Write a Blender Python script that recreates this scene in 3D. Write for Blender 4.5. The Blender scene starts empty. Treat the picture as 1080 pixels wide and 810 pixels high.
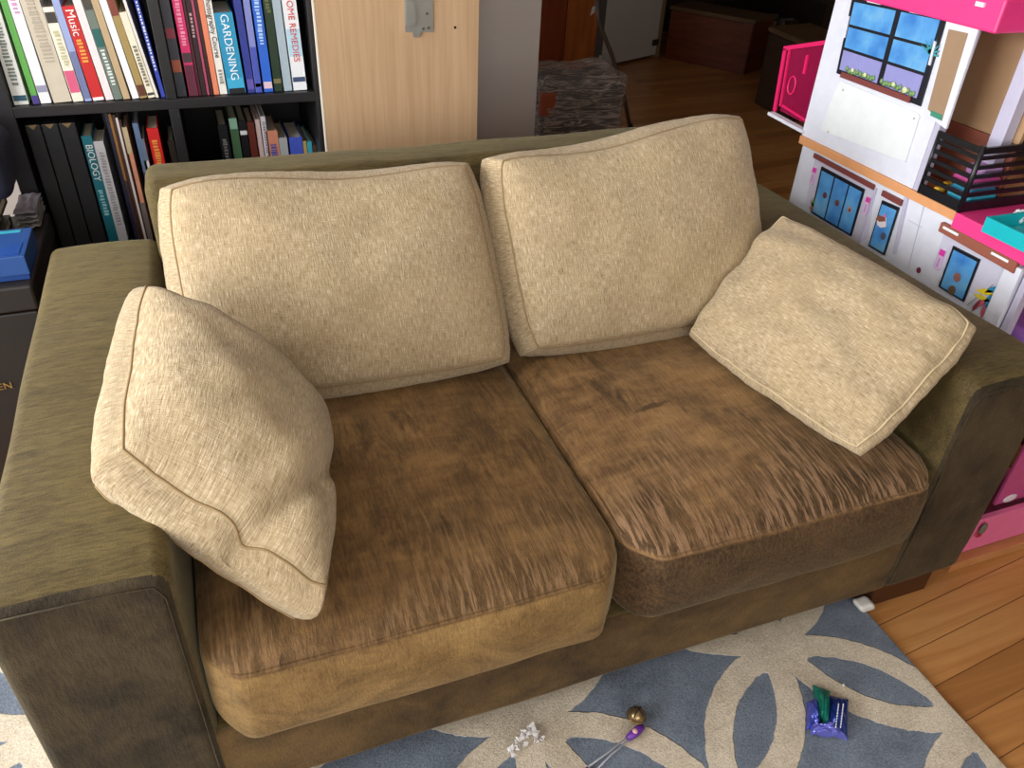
import bpy, bmesh, math, random
from mathutils import Vector, Matrix, noise
random.seed(7)
S = bpy.context.scene
COL = S.collection
PI = math.pi
V = Vector

# ------------------------------------------------------------------ camera
CAM = V((.1312, -.739, 1.337)); YAW, PIT, ROL, FPX = .3875, .609, .0512, 831.5
_F = V((math.sin(YAW)*math.cos(PIT), math.cos(YAW)*math.cos(PIT), -math.sin(PIT)))
_R = V((math.cos(YAW), -math.sin(YAW), 0)); _U = _R.cross(_F)
_R, _U = math.cos(ROL)*_R + math.sin(ROL)*_U, -math.sin(ROL)*_R + math.cos(ROL)*_U
cd = bpy.data.cameras.new('camera'); cam = bpy.data.objects.new('camera', cd); COL.objects.link(cam)
cd.sensor_width = 36; cd.lens = 36*FPX/1080; cd.clip_start = .02
M = Matrix((_R, _U, -_F)).transposed().to_4x4(); M.translation = CAM; cam.matrix_world = M
S.camera = cam
def on(ax, val, u, v):                       # point of the plane <axis> = <val> that the photo shows at (u, v)
    d = _F + _R*(u-540)/FPX - _U*(v-405)/FPX
    return CAM + d*((val-CAM[ax])/d[ax])

# ------------------------------------------------------------------ materials
MATS = {}
def lin(c):
    return tuple((x/255/12.92 if x/255 <= .04045 else ((x/255+.055)/1.055)**2.4) for x in c)
class NT:
    def __init__(s, name):
        s.m = bpy.data.materials.new(name); s.m.use_nodes = True
        s.t = s.m.node_tree; s.b = s.t.nodes['Principled BSDF']
    def n(s, t, **k):
        o = s.t.nodes.new(t)
        for a, b in k.items():
            if a.startswith('i_'):
                o.inputs[a[2:].replace('_', ' ')].default_value = b
            else: setattr(o, a, b)
        return o
    def l(s, a, b): s.t.links.new(a, b)
    def math(s, op, a, b=None, c=None, clamp=False):
        o = s.n('ShaderNodeMath', operation=op); o.use_clamp = clamp
        for i, x in enumerate((a, b, c)):
            if x is None: continue
            if isinstance(x, (int, float)): o.inputs[i].default_value = x
            else: s.l(x, o.inputs[i])
        return o.outputs[0]
    def coord(s, kind='Object', scale=(1, 1, 1), rot=(0, 0, 0), loc=(0, 0, 0)):
        tc = s.n('ShaderNodeTexCoord'); mp = s.n('ShaderNodeMapping')
        mp.inputs['Scale'].default_value = scale; mp.inputs['Rotation'].default_value = rot; mp.inputs['Location'].default_value = loc
        s.l(tc.outputs[kind], mp.inputs[0]); return mp.outputs[0]
    def noise(s, vec, scale=5, detail=3, rough=.55, dist=0):
        o = s.n('ShaderNodeTexNoise'); o.inputs['Scale'].default_value = scale; o.inputs['Detail'].default_value = detail
        o.inputs['Roughness'].default_value = rough; o.inputs['Distortion'].default_value = dist
        s.l(vec, o.inputs['Vector']); return o.outputs['Fac']
    def ramp(s, fac, stops, interp='LINEAR'):
        r = s.n('ShaderNodeValToRGB'); r.color_ramp.interpolation = interp
        e = r.color_ramp.elements
        while len(e) < len(stops): e.new(.5)
        for x, (p, c) in zip(e, stops):
            x.position = p; x.color = (*c, 1) if len(c) == 3 else c
        s.l(fac, r.inputs[0]); return r.outputs[0]
    def mix(s, f, a, b, mode='MIX'):
        o = s.n('ShaderNodeMix', data_type='RGBA', blend_type=mode)
        for i, x in ((0, f), (6, a), (7, b)):
            if isinstance(x, (int, float)): o.inputs[i].default_value = x
            elif isinstance(x, tuple): o.inputs[i].default_value = (*x, 1) if len(x) == 3 else x
            else: s.l(x, o.inputs[i])
        return o.outputs[2]
    def base(s, x):
        if isinstance(x, tuple): s.b.inputs['Base Color'].default_value = (*x, 1)
        else: s.l(x, s.b.inputs['Base Color'])
    def bump(s, h, strength=.3, dist=.002):
        o = s.n('ShaderNodeBump'); o.inputs['Strength'].default_value = strength; o.inputs['Distance'].default_value = dist
        s.l(h, o.inputs['Height']); s.l(o.outputs[0], s.b.inputs['Normal'])
    def set(s, **k):
        for a, b in k.items(): s.b.inputs[a.replace('_', ' ')].default_value = b
def plain(c, rough=.6, metal=0, **k):
    key = (tuple(c), rough, metal, tuple(sorted(k.items())))
    if key in MATS: return MATS[key]
    m = NT('paint_%02x%02x%02x' % tuple(int(x) for x in c)); v = m.coord()
    n = m.noise(v, 40, 2)
    l = lin(c); m.base(m.mix(n, tuple(x*.93 for x in l), tuple(min(1, x*1.07) for x in l)))
    m.set(Roughness=rough, Metallic=metal)
    for a, b in k.items(): m.b.inputs[a.replace('_', ' ')].default_value = b
    MATS[key] = m.m; return m.m

def velvet(name, dark, light, streak, worn=None, front_dark=None, sheen=.35, tint=(.75, .68, .45), blot=(.35, .7), nsc=3., fibre=(38, 300, 300), fs=1., stain=None):
    m = NT(name)
    v = m.coord(scale=streak); v2 = m.coord()
    a = m.noise(v, 1, 4, .65, .4); b = m.noise(v2, nsc, 3, .6, .6)
    c = m.ramp(m.math('ADD', m.math('MULTIPLY', a, .55), m.math('MULTIPLY', b, .45)), [(blot[0], lin(dark)), (blot[1], lin(light))])
    hgt = a
    if worn:
        # pile rubbed away towards the front edge: bald lengthways streaks and dark tufts
        sep = m.n('ShaderNodeSeparateXYZ'); m.l(v2, sep.inputs[0]); y, z, x = sep.outputs[1], sep.outputs[2], sep.outputs[0]
        st = m.noise(m.coord(scale=(175, 13, 30)), 1, 3, .55, .3)
        wig = m.noise(v2, 5, 3, .6)
        zone = m.math('SUBTRACT', m.math('ADD', worn['y'], m.math('MULTIPLY', m.math('SUBTRACT', wig, .5), .75)), y)
        zone = m.math('MULTIPLY', zone, 4., clamp=True)
        topm = m.math('MULTIPLY', m.math('ADD', z, .012 - worn['ztop']), 150., clamp=True)
        zone = m.math('MULTIPLY', zone, topm)
        tuft = m.ramp(st, [(.46, (0, 0, 0)), (.57, (1, 1, 1))])
        edge = m.mix(tuft, tuple(x*.8 for x in lin(worn['dark'])), lin(worn['bald']))
        blo = m.ramp(m.noise(m.coord(loc=worn.get('off', (0, 0, 0))), 3.3, 5, .7, .8), [(.44, (0, 0, 0)), (.62, (1, 1, 1))])
        st2 = m.noise(m.coord(scale=(38, 9, 20), loc=(4, 1, 2)), 1, 4, .7, 1.)
        mid = m.mix(m.math('MULTIPLY', m.math('MULTIPLY', blo, m.ramp(st2, [(.38, (0, 0, 0)), (.6, (1, 1, 1))])), .85), c, lin(worn['dark']))
        c = m.mix(m.math('MULTIPLY', zone, .85), mid, edge)
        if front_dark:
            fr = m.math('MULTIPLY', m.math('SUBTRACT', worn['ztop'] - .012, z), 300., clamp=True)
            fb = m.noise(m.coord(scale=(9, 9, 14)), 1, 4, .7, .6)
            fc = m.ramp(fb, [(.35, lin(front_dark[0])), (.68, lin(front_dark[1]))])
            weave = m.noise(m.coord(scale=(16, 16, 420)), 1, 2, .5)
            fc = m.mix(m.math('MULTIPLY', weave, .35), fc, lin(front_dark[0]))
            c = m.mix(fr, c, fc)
        hgt = m.math('ADD', a, m.math('MULTIPLY', st, 1.2))
    fib = m.noise(m.coord(scale=fibre), 1, 3, .7, .3); fine = m.noise(v2, 420, 2, .6)
    hi = m.ramp(fib, [(.42, (0, 0, 0)), (.66, (1, 1, 1))])
    c = m.mix(m.math('MULTIPLY', m.ramp(fib, [(.36, (1, 1, 1)), (.52, (0, 0, 0))]), .45*fs), c, tuple(x*.45 for x in lin(dark)))
    c = m.mix(m.math('MULTIPLY', hi, .30*fs), c, tuple(min(1, x*1.5) for x in lin(light)))
    hgt = m.math('ADD', hgt, m.math('MULTIPLY', fib, 1.3))
    if stain:
        sv = m.n('ShaderNodeMapping'); sv.vector_type = 'TEXTURE'
        sv.inputs['Location'].default_value = (stain[0], stain[1], 0); sv.inputs['Rotation'].default_value = (0, 0, stain[2]); sv.inputs['Scale'].default_value = (stain[3], stain[4], 1)
        m.l(v2, sv.inputs[0]); sq = m.n('ShaderNodeSeparateXYZ'); m.l(sv.outputs[0], sq.inputs[0])
        dd = m.math('SQRT', m.math('ADD', m.math('MULTIPLY', sq.outputs[0], sq.outputs[0]), m.math('MULTIPLY', sq.outputs[1], sq.outputs[1])))
        dd = m.math('ADD', dd, m.math('MULTIPLY', m.math('SUBTRACT', m.noise(v2, 60, 3, .6), .5), 1.4))
        c = m.mix(m.math('MULTIPLY', m.math('MULTIPLY', m.math('SUBTRACT', 1.05, dd), 2.5, clamp=True), .7), c, lin(worn['dark']))
    m.base(m.mix(m.math('MULTIPLY', fine, .22), c, lin(dark)))
    m.set(Roughness=.72)
    m.b.inputs['Specular IOR Level'].default_value = .25
    m.b.inputs['Sheen Weight'].default_value = sheen; m.b.inputs['Sheen Roughness'].default_value = .35; m.b.inputs['Sheen Tint'].default_value = (*tint, 1)
    m.bump(m.math('ADD', hgt, m.math('MULTIPLY', fine, .6)), .35, .004)
    return m.m
VEL = velvet('olive_velvet', (68, 56, 32), (114, 98, 58), (9, 60, 40), fs=.75, sheen=.25, tint=(.8, .74, .5))
VELF = velvet('shaded_olive_velvet', (40, 32, 22), (78, 66, 46), (14, 20, 10), sheen=.2, tint=(.8, .7, .5), nsc=6., fibre=(240, 240, 45), blot=(.4, .6), fs=.5)
VELB = velvet('shaded_brown_velvet', (58, 42, 24), (112, 86, 50), (10, 20, 14), sheen=.3, tint=(.8, .7, .5), nsc=5., fibre=(300, 240, 60), blot=(.4, .62), fs=.4)  # browner velvet with the shade of the sofa front mixed into its colour
STAIN = (-.122, -.094, .16, .040, .008)
SEAT_L = velvet('brown_velvet_left', (96, 70, 42), (164, 126, 78), (10, 30, 30), fibre=(300, 34, 160), fs=.4,
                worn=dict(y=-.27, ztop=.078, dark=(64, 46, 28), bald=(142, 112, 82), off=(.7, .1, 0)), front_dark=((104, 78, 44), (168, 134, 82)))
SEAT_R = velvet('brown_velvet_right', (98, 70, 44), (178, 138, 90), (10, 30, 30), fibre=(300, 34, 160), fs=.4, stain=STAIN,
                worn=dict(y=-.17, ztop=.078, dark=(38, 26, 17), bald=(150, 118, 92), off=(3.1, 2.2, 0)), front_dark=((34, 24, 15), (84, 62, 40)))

def chenille(name):
    m = NT(name)
    v = m.coord('UV', (560, 58, 1)); v2 = m.coord('UV', (1100, 300, 1)); v3 = m.coord('UV', (1, 1, 1)); v4 = m.coord('UV', (60, 700, 1))
    a = m.noise(v, 1, 3, .6, .25); b = m.noise(v2, 1, 2, .6); c = m.noise(v3, 6, 3, .6); w = m.noise(v4, 1, 2, .5)
    t = m.math('ADD', m.math('MULTIPLY', a, .58), m.math('ADD', m.math('MULTIPLY', b, .18), m.math('MULTIPLY', w, .24)))
    col = m.ramp(t, [(.33, lin((112, 92, 66))), (.45, lin((166, 146, 114))), (.55, lin((188, 168, 136))), (.69, lin((232, 218, 194)))])
    m.base(m.mix(m.math('MULTIPLY', m.ramp(c, [(.4, (0, 0, 0)), (.75, (1, 1, 1))]), .3), col, lin((176, 150, 106))))
    m.set(Roughness=.9); m.b.inputs['Sheen Weight'].default_value = .15; m.b.inputs['Specular IOR Level'].default_value = .15
    m.bump(m.math('ADD', t, m.math('MULTIPLY', m.noise(m.coord('UV', (50, 14, 1)), 1, 3, .6, .6), .6)), .55, .004); return m.m
CHEN = chenille('cream_chenille')
SEAMM = plain((150, 125, 88), .9)
SEAMD = plain((62, 44, 28), .9)
PIPEM = plain((196, 176, 140), .9)

def rugmat():
    m = NT('rug_pile'); v = m.coord()
    wv = m.n('ShaderNodeTexNoise'); wv.inputs['Scale'].default_value = 45; wv.inputs['Detail'].default_value = 3; m.l(v, wv.inputs['Vector'])
    d = m.n('ShaderNodeVectorMath', operation='SUBTRACT'); m.l(wv.outputs['Color'], d.inputs[0]); d.inputs[1].default_value = (.5, .5, .5)
    e = m.n('ShaderNodeVectorMath', operation='SCALE'); m.l(d.outputs[0], e.inputs[0]); e.inputs['Scale'].default_value = .009
    f = m.n('ShaderNodeVectorMath', operation='ADD'); m.l(v, f.inputs[0]); m.l(e.outputs[0], f.inputs[1])
    sp = m.n('ShaderNodeSeparateXYZ'); m.l(f.outputs[0], sp.inputs[0]); X, Y = sp.outputs[0], sp.outputs[1]
    A = .528
    def ring(cx, cy):
        dx = m.math('SUBTRACT', m.math('PINGPONG', m.math('SUBTRACT', X, cx + 20*A), A/2), 0)
        dy = m.math('PINGPONG', m.math('SUBTRACT', Y, cy + 20*A), A/2)
        r = m.math('SQRT', m.math('ADD', m.math('MULTIPLY', dx, dx), m.math('MULTIPLY', dy, dy)))
        return m.math('ABSOLUTE', m.math('SUBTRACT', r, .249))
    r1 = ring(1.03, -.265); r2 = ring(1.294, -.001)
    dd = m.math('MINIMUM', r1, r2)
    # widen softly where bands cross
    prod = m.math('MULTIPLY', m.math('ADD', r1, r2), .44)
    dd = m.math('MINIMUM', dd, prod)
    mask = m.math('MULTIPLY', m.math('SUBTRACT', .0268, dd), 500., clamp=True)
    p = m.noise(v, 260, 3, .7); q = m.noise(v, 14, 4, .65)
    blue = m.ramp(m.math('ADD', m.math('MULTIPLY', p, .6), m.math('MULTIPLY', q, .4)), [(.35, lin((88, 97, 110))), (.68, lin((144, 155, 170)))])
    cream = m.ramp(m.math('ADD', m.math('MULTIPLY', p, .6), m.math('MULTIPLY', q, .4)), [(.33, lin((178, 162, 138))), (.66, lin((244, 230, 208)))])
    m.base(m.mix(mask, blue, cream)); m.set(Roughness=.95)
    m.b.inputs['Specular IOR Level'].default_value = .1; m.b.inputs['Sheen Weight'].default_value = .2
    g = m.noise(v, 900, 2, .6)
    h = m.math('ADD', m.math('ADD', m.math('MULTIPLY', p, .7), m.math('MULTIPLY', g, .4)), m.math('MULTIPLY', mask, 1.2))
    m.bump(h, .7, .005)
    return m.m
def floormat():
    m = NT('oak_strip_floor'); v = m.coord(rot=(0, 0, -.10))
    br = m.n('ShaderNodeTexBrick'); m.l(v, br.inputs['Vector'])
    br.offset = .37; br.offset_frequency = 2
    for k, x in (('Scale', 1.), ('Mortar Size', .0012), ('Mortar Smooth', .3), ('Brick Width', 1.1), ('Row Height', .077), ('Bias', 0.)): br.inputs[k].default_value = x
    br.inputs['Color1'].default_value = (.1, .1, .1, 1); br.inputs['Color2'].default_value = (.9, .9, .9, 1); br.inputs['Mortar'].default_value = (.5, .5, .5, 1)
    g = m.noise(m.coord(scale=(3, 60, 1), rot=(0, 0, -.10)), 1, 4, .6, .6)
    t = m.math('ADD', m.math('MULTIPLY', br.outputs['Color'], .45), m.math('MULTIPLY', g, .55))
    c = m.ramp(t, [(.2, lin((150, 98, 52))), (.5, lin((186, 128, 72))), (.8, lin((214, 158, 98)))])
    m.base(m.mix(m.math('MULTIPLY', br.outputs['Fac'], .75), c, lin((74, 38, 16)))); m.set(Roughness=.28)
    m.b.inputs['Specular IOR Level'].default_value = .35
    m.bump(m.math('SUBTRACT', m.math('MULTIPLY', g, .15), br.outputs['Fac']), .3, .001); return m.m
def woodmat(name, lo, hi, scale=(70, 70, 3), rough=.5, knots=False):
    m = NT(name); g = m.noise(m.coord(scale=scale), 1, 5, .6, .9); h = m.noise(m.coord(scale=(scale[0]*.12, scale[1]*.12, scale[2]*.4)), 1, 3, .6, 1.5)
    c = m.ramp(m.math('ADD', m.math('MULTIPLY', g, .55), m.math('MULTIPLY', h, .45)), [(.32, lin(lo)), (.68, lin(hi))])
    m.base(c); m.set(Roughness=rough); m.bump(g, .08, .001); return m.m
def wallmat(name, c, rough=.85):
    m = NT(name); v = m.coord(); a = m.noise(v, 220, 3); b = m.noise(v, 2, 3)
    l = lin(c); m.base(m.mix(b, tuple(x*.95 for x in l), tuple(min(1, x*1.04) for x in l))); m.set(Roughness=rough); m.bump(a, .12, .001); return m.m

# ------------------------------------------------------------------ object helpers
def prop(o, label=None, cat=None, group=None, kind=None):
    for k, v in (('label', label), ('category', cat), ('group', group), ('kind', kind)):
        if v: o[k] = v
    return o
def link(name, me, mats, parent=None, smooth=False, loc=None):
    o = bpy.data.objects.new(name, me); COL.objects.link(o)
    for m in (mats if isinstance(mats, (list, tuple)) else [mats]): me.materials.append(m)
    if smooth:
        for p in me.polygons: p.use_smooth = True
    if parent: o.parent = parent
    if loc is not None: o.location = loc
    return o
def obj(name, bm, mats, parent=None, smooth=False, loc=None):
    me = bpy.data.meshes.new(name); bm.normal_update(); bm.to_mesh(me); bm.free()
    return link(name, me, mats, parent, smooth, loc)
def thing(name, label, cat, loc=(0, 0, 0), group=None, rot=None):
    e = bpy.data.objects.new(name, None); COL.objects.link(e); e.location = loc; e.empty_display_size = .05
    if rot: e.rotation_euler = rot
    return prop(e, label, cat, group)
def B(): return bmesh.new()
def box(bm, lo, hi, mat=0, bevel=0, seg=2):
    r = bmesh.ops.create_cube(bm, size=1); vs = r['verts']
    for v in vs: v.co = V(((lo[i]+hi[i])/2 + v.co[i]*(hi[i]-lo[i]) for i in range(3)))
    fs = list({f for v in vs for f in v.link_faces})
    for f in fs: f.material_index = mat
    if bevel:
        es = list({e for v in vs for e in v.link_edges})
        bmesh.ops.bevel(bm, geom=es, offset=bevel, segments=seg, affect='EDGES', profile=.5)
    return bm
def bx(lo, hi, bevel=0): return box(B(), lo, hi, 0, bevel)
def prism(bm, pts, d, mat=0, bevel=0):
    """closed outline pts (3D) pushed out along d"""
    a = [bm.verts.new(p) for p in pts]; b = [bm.verts.new(V(p)+d) for p in pts]; n = len(pts)
    fs = [bm.faces.new(a), bm.faces.new(b[::-1])] + [bm.faces.new((a[i], b[i], b[(i+1) % n], a[(i+1) % n])) for i in range(n)]
    for f in fs: f.material_index = mat
    bmesh.ops.recalc_face_normals(bm, faces=fs)
    if bevel: bmesh.ops.bevel(bm, geom=list({e for f in fs for e in f.edges}), offset=bevel, segments=2, affect='EDGES')
    return bm
def tube(bm, pts, r, n=8, closed=False, mat=0):
    pts = [V(p) for p in pts]; N = len(pts); rings = []
    up = V((0, 0, 1)); prev = None
    for i, p in enumerate(pts):
        a = pts[(i-1) % N] if (closed or i) else p; b = pts[(i+1) % N] if (closed or i < N-1) else p
        t = (b-a).normalized() if (b-a).length > 1e-9 else V((1, 0, 0))
        if prev is None: s = t.cross(up if abs(t.z) < .9 else V((1, 0, 0))).normalized()
        else: s = (prev - t*prev.dot(t)).normalized()
        prev = s; w = t.cross(s)
        rr = r(i/(N-1)) if callable(r) else r
        rings.append([bm.verts.new(p + (s*math.cos(2*PI*k/n) + w*math.sin(2*PI*k/n))*rr) for k in range(n)])
    for i in range(N if closed else N-1):
        A, C = rings[i], rings[(i+1) % N]
        for k in range(n):
            f = bm.faces.new((A[k], A[(k+1) % n], C[(k+1) % n], C[k])); f.material_index = mat; f.smooth = True
    if not closed:
        bm.faces.new(rings[0][::-1]).material_index = mat; bm.faces.new(rings[-1]).material_index = mat
    return bm
def lathe(bm, prof, n=24, c=(0, 0, 0), mat=0):
    c = V(c); rings = []
    for r, z in prof: rings.append([bm.verts.new(c + V((r*math.cos(2*PI*k/n), r*math.sin(2*PI*k/n), z))) for k in range(n)])
    for A, C in zip(rings, rings[1:]):
        for k in range(n): bm.faces.new((A[k], A[(k+1) % n], C[(k+1) % n], C[k])).material_index = mat
    bm.faces.new(rings[0][::-1]); bm.faces.new(rings[-1])
    return bm
def ico(bm, c, r, sub=2, sc=(1, 1, 1), mat=0):
    g = bmesh.ops.create_icosphere(bm, subdivisions=sub, radius=1)
    for v in g['verts']: v.co = V(c) + V((v.co.x*r*sc[0], v.co.y*r*sc[1], v.co.z*r*sc[2]))
    for f in {f for v in g['verts'] for f in v.link_faces}: f.material_index = mat; f.smooth = True
    return bm
def soft(half, r, n=28, fn=None):
    """box of half sizes `half` with edge radius r, dense enough to be shaped by fn(co, normal)"""
    bm = B(); h = V(half)
    def line(hx):
        k = max(2, int(n*hx/max(half))); out = []
        for i in range(6): out.append(-hx + r*(1-math.cos(PI/2*i/5))if False else -hx + r*(i/5)**1.0)
        for i in range(1, k): out.append(-hx+r + (2*hx-2*r)*i/k)
        for i in range(6): out.append(hx-r + r*(i/5))
        return out
    L = [line(h[i]) for i in range(3)]; cache = {}
    def vert(q):
        key = tuple(round(x, 5) for x in q)
        if key in cache: return cache[key]
        k = V([max(-(h[i]-r), min(h[i]-r, q[i])) for i in range(3)]); d = V(q)-k
        # stretch square offset to sphere
        nrm = d.normalized(); p = k + nrm*r
        if fn: p = fn(p, nrm)
        cache[key] = bm.verts.new(p); return cache[key]
    for ax in range(3):
        a, b = (ax+1) % 3, (ax+2) % 3
        for s in (-1, 1):
            for i in range(len(L[a])-1):
                for j in range(len(L[b])-1):
                    qs = []
                    for (ii, jj) in ((i, j), (i+1, j), (i+1, j+1), (i, j+1)):
                        q = [0, 0, 0]; q[ax] = s*h[ax]; q[a] = L[a][ii]; q[b] = L[b][jj]; qs.append(vert(q))
                    if s < 0: qs.reverse()
                    try: bm.faces.new(qs)
                    except ValueError: pass
    return bm
def text_mesh(name, body, size, mat, parent, mtx, depth=.0006, sx=1, align='LEFT'):
    cu = bpy.data.curves.new(name, 'FONT'); cu.body = body; cu.size = size; cu.extrude = depth
    cu.align_x = align; cu.align_y = 'CENTER'
    o = bpy.data.objects.new('tmp', cu); COL.objects.link(o)
    bpy.context.view_layer.update()
    me = bpy.data.meshes.new_from_object(o.evaluated_get(bpy.context.evaluated_depsgraph_get()))
    bpy.data.objects.remove(o); bpy.data.curves.remove(cu)
    me.transform(Matrix.Diagonal((sx, 1, 1, 1))); me.transform(mtx); me.materials.clear(); me.name = name
    return link(name, me, mat, parent)

# ------------------------------------------------------------------ setting
FL = floormat()
fl = obj('floor', bx((-3.2, -4.2, -.05), (6.2, 7.2, 0)), FL); prop(fl, kind='structure')
GREY = wallmat('grey_wall', (190, 180, 172)); WHT = wallmat('white_wall', (205, 203, 198)); DARKW = wallmat('dark_panelling', (58, 40, 28))
def struct(name, bm, m): return prop(obj(name, bm, m), kind='structure')
struct('wall_back', bx((-3.2, 1.74, 0), (1.178, 1.86, 2.5), .002), GREY)
bm = B()                                     # left wall with a wide window opening
for lo, hi in (((-2.12, -4.2, 0), (-2., -1.2, 2.5)), ((-2.12, -1.2, 0), (-2., 1.5, .75)), ((-2.12, -1.2, 2.15), (-2., 1.5, 2.5)), ((-2.12, 1.5, 0), (-2., 1.74, 2.5))): box(bm, lo, hi)
struct('wall_left', bm, WHT)
bm = B()
for lo, hi in (((-2.1, -1.2, .75), (-2.03, 1.5, .79)), ((-2.1, -1.2, 2.11), (-2.03, 1.5, 2.15)), ((-2.1, -1.2, .75), (-2.03, -1.16, 2.15)), ((-2.1, 1.46, .75), (-2.03, 1.5, 2.15)), ((-2.1, .13, .75), (-2.03, .17, 2.15))): box(bm, lo, hi)
struct('window_1', bm, plain((230, 230, 228), .5))
struct('ceiling', bx((-3.2, -4.2, 2.5), (6.2, 7.2, 2.6)), WHT)
struct('wall_right', bx((4.4, -4.2, 0), (4.5, 7.2, 2.5)), DARKW)
bm = B()                                     # wall behind the camera, with an opening added for fill light
for lo, hi in (((-2.0, -3.1, 0), (-1.4, -3., 2.5)), ((.9, -3.1, 0), (4.4, -3., 2.5)), ((-1.4, -3.1, 0), (.9, -3., .9)), ((-1.4, -3.1, 2.15), (.9, -3., 2.5))): box(bm, lo, hi)
struct('wall_front', bm, WHT)
bm = B()
for lo, hi in (((-1.4, -3.08, .9), (.9, -3.03, .94)), ((-1.4, -3.08, 2.11), (.9, -3.03, 2.15)), ((-1.4, -3.08, .94), (-1.36, -3.03, 2.11)), ((.86, -3.08, .94), (.9, -3.03, 2.11)), ((-.27, -3.08, .94), (-.23, -3.03, 2.11))): box(bm, lo, hi)
struct('fill_window', bm, plain((230, 230, 228), .5))  # frame of the added fill opening
struct('wall_hall', bx((1.178, 5.6, 0), (4.4, 5.7, 2.5)), DARKW)
# far doorway: dark strip of wall, white door, pale trim, orange board door
struct('wall_corner', bx((2.70, 4.46, 0), (2.80, 5.6, 2.5)), plain((92, 86, 80), .8))
wd0, wd1 = V((2.80, 4.47, 0)), V((3.40, 4.75, 0)); dn = V((-(wd1-wd0).y, (wd1-wd0).x, 0)).normalized()
d = thing('door_1', None, None); d['kind'] = 'structure'
obj('door_leaf', prism(B(), [wd0+V((0, 0, .02)), wd1+V((0, 0, .02)), wd1+V((0, 0, 2.05)), wd0+V((0, 0, 2.05))], dn*.04, 0, .004), WHT, d)
obj('door_hinge', prism(B(), [wd1+V((-.06, -.03, .09)), wd1+V((0, -.0, .09)), wd1+V((0, 0, .13)), wd1+V((-.06, -.03, .13))], dn*-.012), plain((60, 55, 50), .5), d)
struct('trim_1', prism(B(), [wd1, wd1+V((.045, .022, 0)), wd1+V((.045, .022, 2.2)), wd1+V((0, 0, 2.2))], dn*.09, 0, .004), plain((150, 132, 98), .6))
struct('baseboard_hall', prism(B(), [V((2.79, 4.44, 0)), V((2.86, 4.47, 0)), V((2.86, 4.47, .1)), V((2.79, 4.44, .1))], V((-.01, .02, 0))), WHT)
d = thing('door_2', None, None); d['kind'] = 'structure'
ORG = woodmat('orange_pine', (144, 74, 28), (200, 114, 50), (30, 30, 2), .35); ORD = woodmat('red_pine', (112, 46, 18), (156, 72, 30), (30, 30, 2), .35)
obj('board', bx((2.12, 4.34, .01), (2.455, 4.38, 2.05), .004), ORD, d)
obj('board', bx((2.459, 4.34, .01), (2.682, 4.38, 2.05), .004), ORG, d)
bm = B()
for c in ((2.60, .43, .012), (2.565, .14, .02)): lathe(bm, [(c[2], 0), (c[2]*.8, .003)], 12)
bmk = B(); q = on(1, 4.338, 615, 65); prism(bmk, [q+V((math.cos(a)*.014, 0, math.sin(a)*.02)) for a in [i*PI/6 for i in range(12)]], V((0, .004, 0)))
obj('knot', bmk, plain((60, 24, 8), .5), d); bm.free()
bmk = B(); q = on(1, 4.338, 625, 11); prism(bmk, [q+V(p) for p in ((-.015, 0, -.03), (.012, 0, -.012), (.014, 0, .028), (-.005, 0, .02))], V((0, -.006, 0)))
obj('white_tag', bmk, plain((225, 222, 215), .5), d)

# ------------------------------------------------------------------ rug
bm = soft((1.50, .95, .006), .005, 60)
for v in bm.verts:
    v.co += V((-.223, -.35, .0065))
    if v.co.z > .006: v.co.z += .0015*noise.noise(v.co*40)
rug = obj('area_rug', bm, rugmat(), None, True)
prop(rug, 'blue-grey rug with cream interlocking ring pattern under the sofa', 'rug')

# ------------------------------------------------------------------ sofa
W, WA, D, HA, HB = 1.29, .212, .993, .60, .755
sofa = thing('sofa', 'olive green velvet two-seat sofa with square arms', 'sofa', (W/2, D/2, 0))
so = V((W/2, D/2, 0))
def puff(amp, sc, seed, keep=None):
    def f(p, n):
        return p + n*amp*noise.noise(p*sc + V((seed, seed*2, 0)))
    return f
def part(name, lo, hi, r, mat, amp=.004, sc=4, seed=1, fn=None, n=30):
    c = (V(lo)+V(hi))/2; h = (V(hi)-V(lo))/2
    g = puff(amp, sc, seed)
    f = (lambda p, nn: fn(g(p, nn), nn)) if fn else g
    bm = soft(h, r, n, f)
    o = obj(name, bm, mat, sofa, True, c - so)
    if name in ('arm', 'base_panel'):        # front faces take a darker velvet, their dimmer light put into the colour
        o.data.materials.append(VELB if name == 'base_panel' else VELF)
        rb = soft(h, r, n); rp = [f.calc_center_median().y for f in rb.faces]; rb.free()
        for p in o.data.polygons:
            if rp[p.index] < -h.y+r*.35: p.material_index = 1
    return o
def arm_shape(side):
    def f(p, n):
        # crown on top, slight tuck in towards the floor on the outer face
        p = p.copy()
        if n.z > .3: p.z += .006*(1-(p.x/.106)**2)
        if p.y < -.44 and p.z > .15: p.z -= .012*min(1, max(0, (-p.y-.44)/.056))
        if p.z < -.18: p.x -= side*.10*max(0, (-.18-p.z))*(1 if p.x*side > 0 else 0)
        return p
    return f
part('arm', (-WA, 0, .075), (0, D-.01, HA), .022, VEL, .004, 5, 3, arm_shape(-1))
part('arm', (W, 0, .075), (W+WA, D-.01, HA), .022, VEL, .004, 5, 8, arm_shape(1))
def back_shape(p, n):
    p = p.copy(); p.y += .0*p.z
    if n.z > .3: p.z += .004*noise.noise(V((p.x*5, 0, 0)))
    return p
part('backrest', (0.001, .872, .075), (W-.001, D+.004, HB), .026, VEL, .004, 4, 5, back_shape)
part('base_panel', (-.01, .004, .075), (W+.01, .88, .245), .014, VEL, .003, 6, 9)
FOOT = woodmat('dark_foot_wood', (40, 20, 12), (78, 42, 24), (8, 60, 60), .4)
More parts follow.
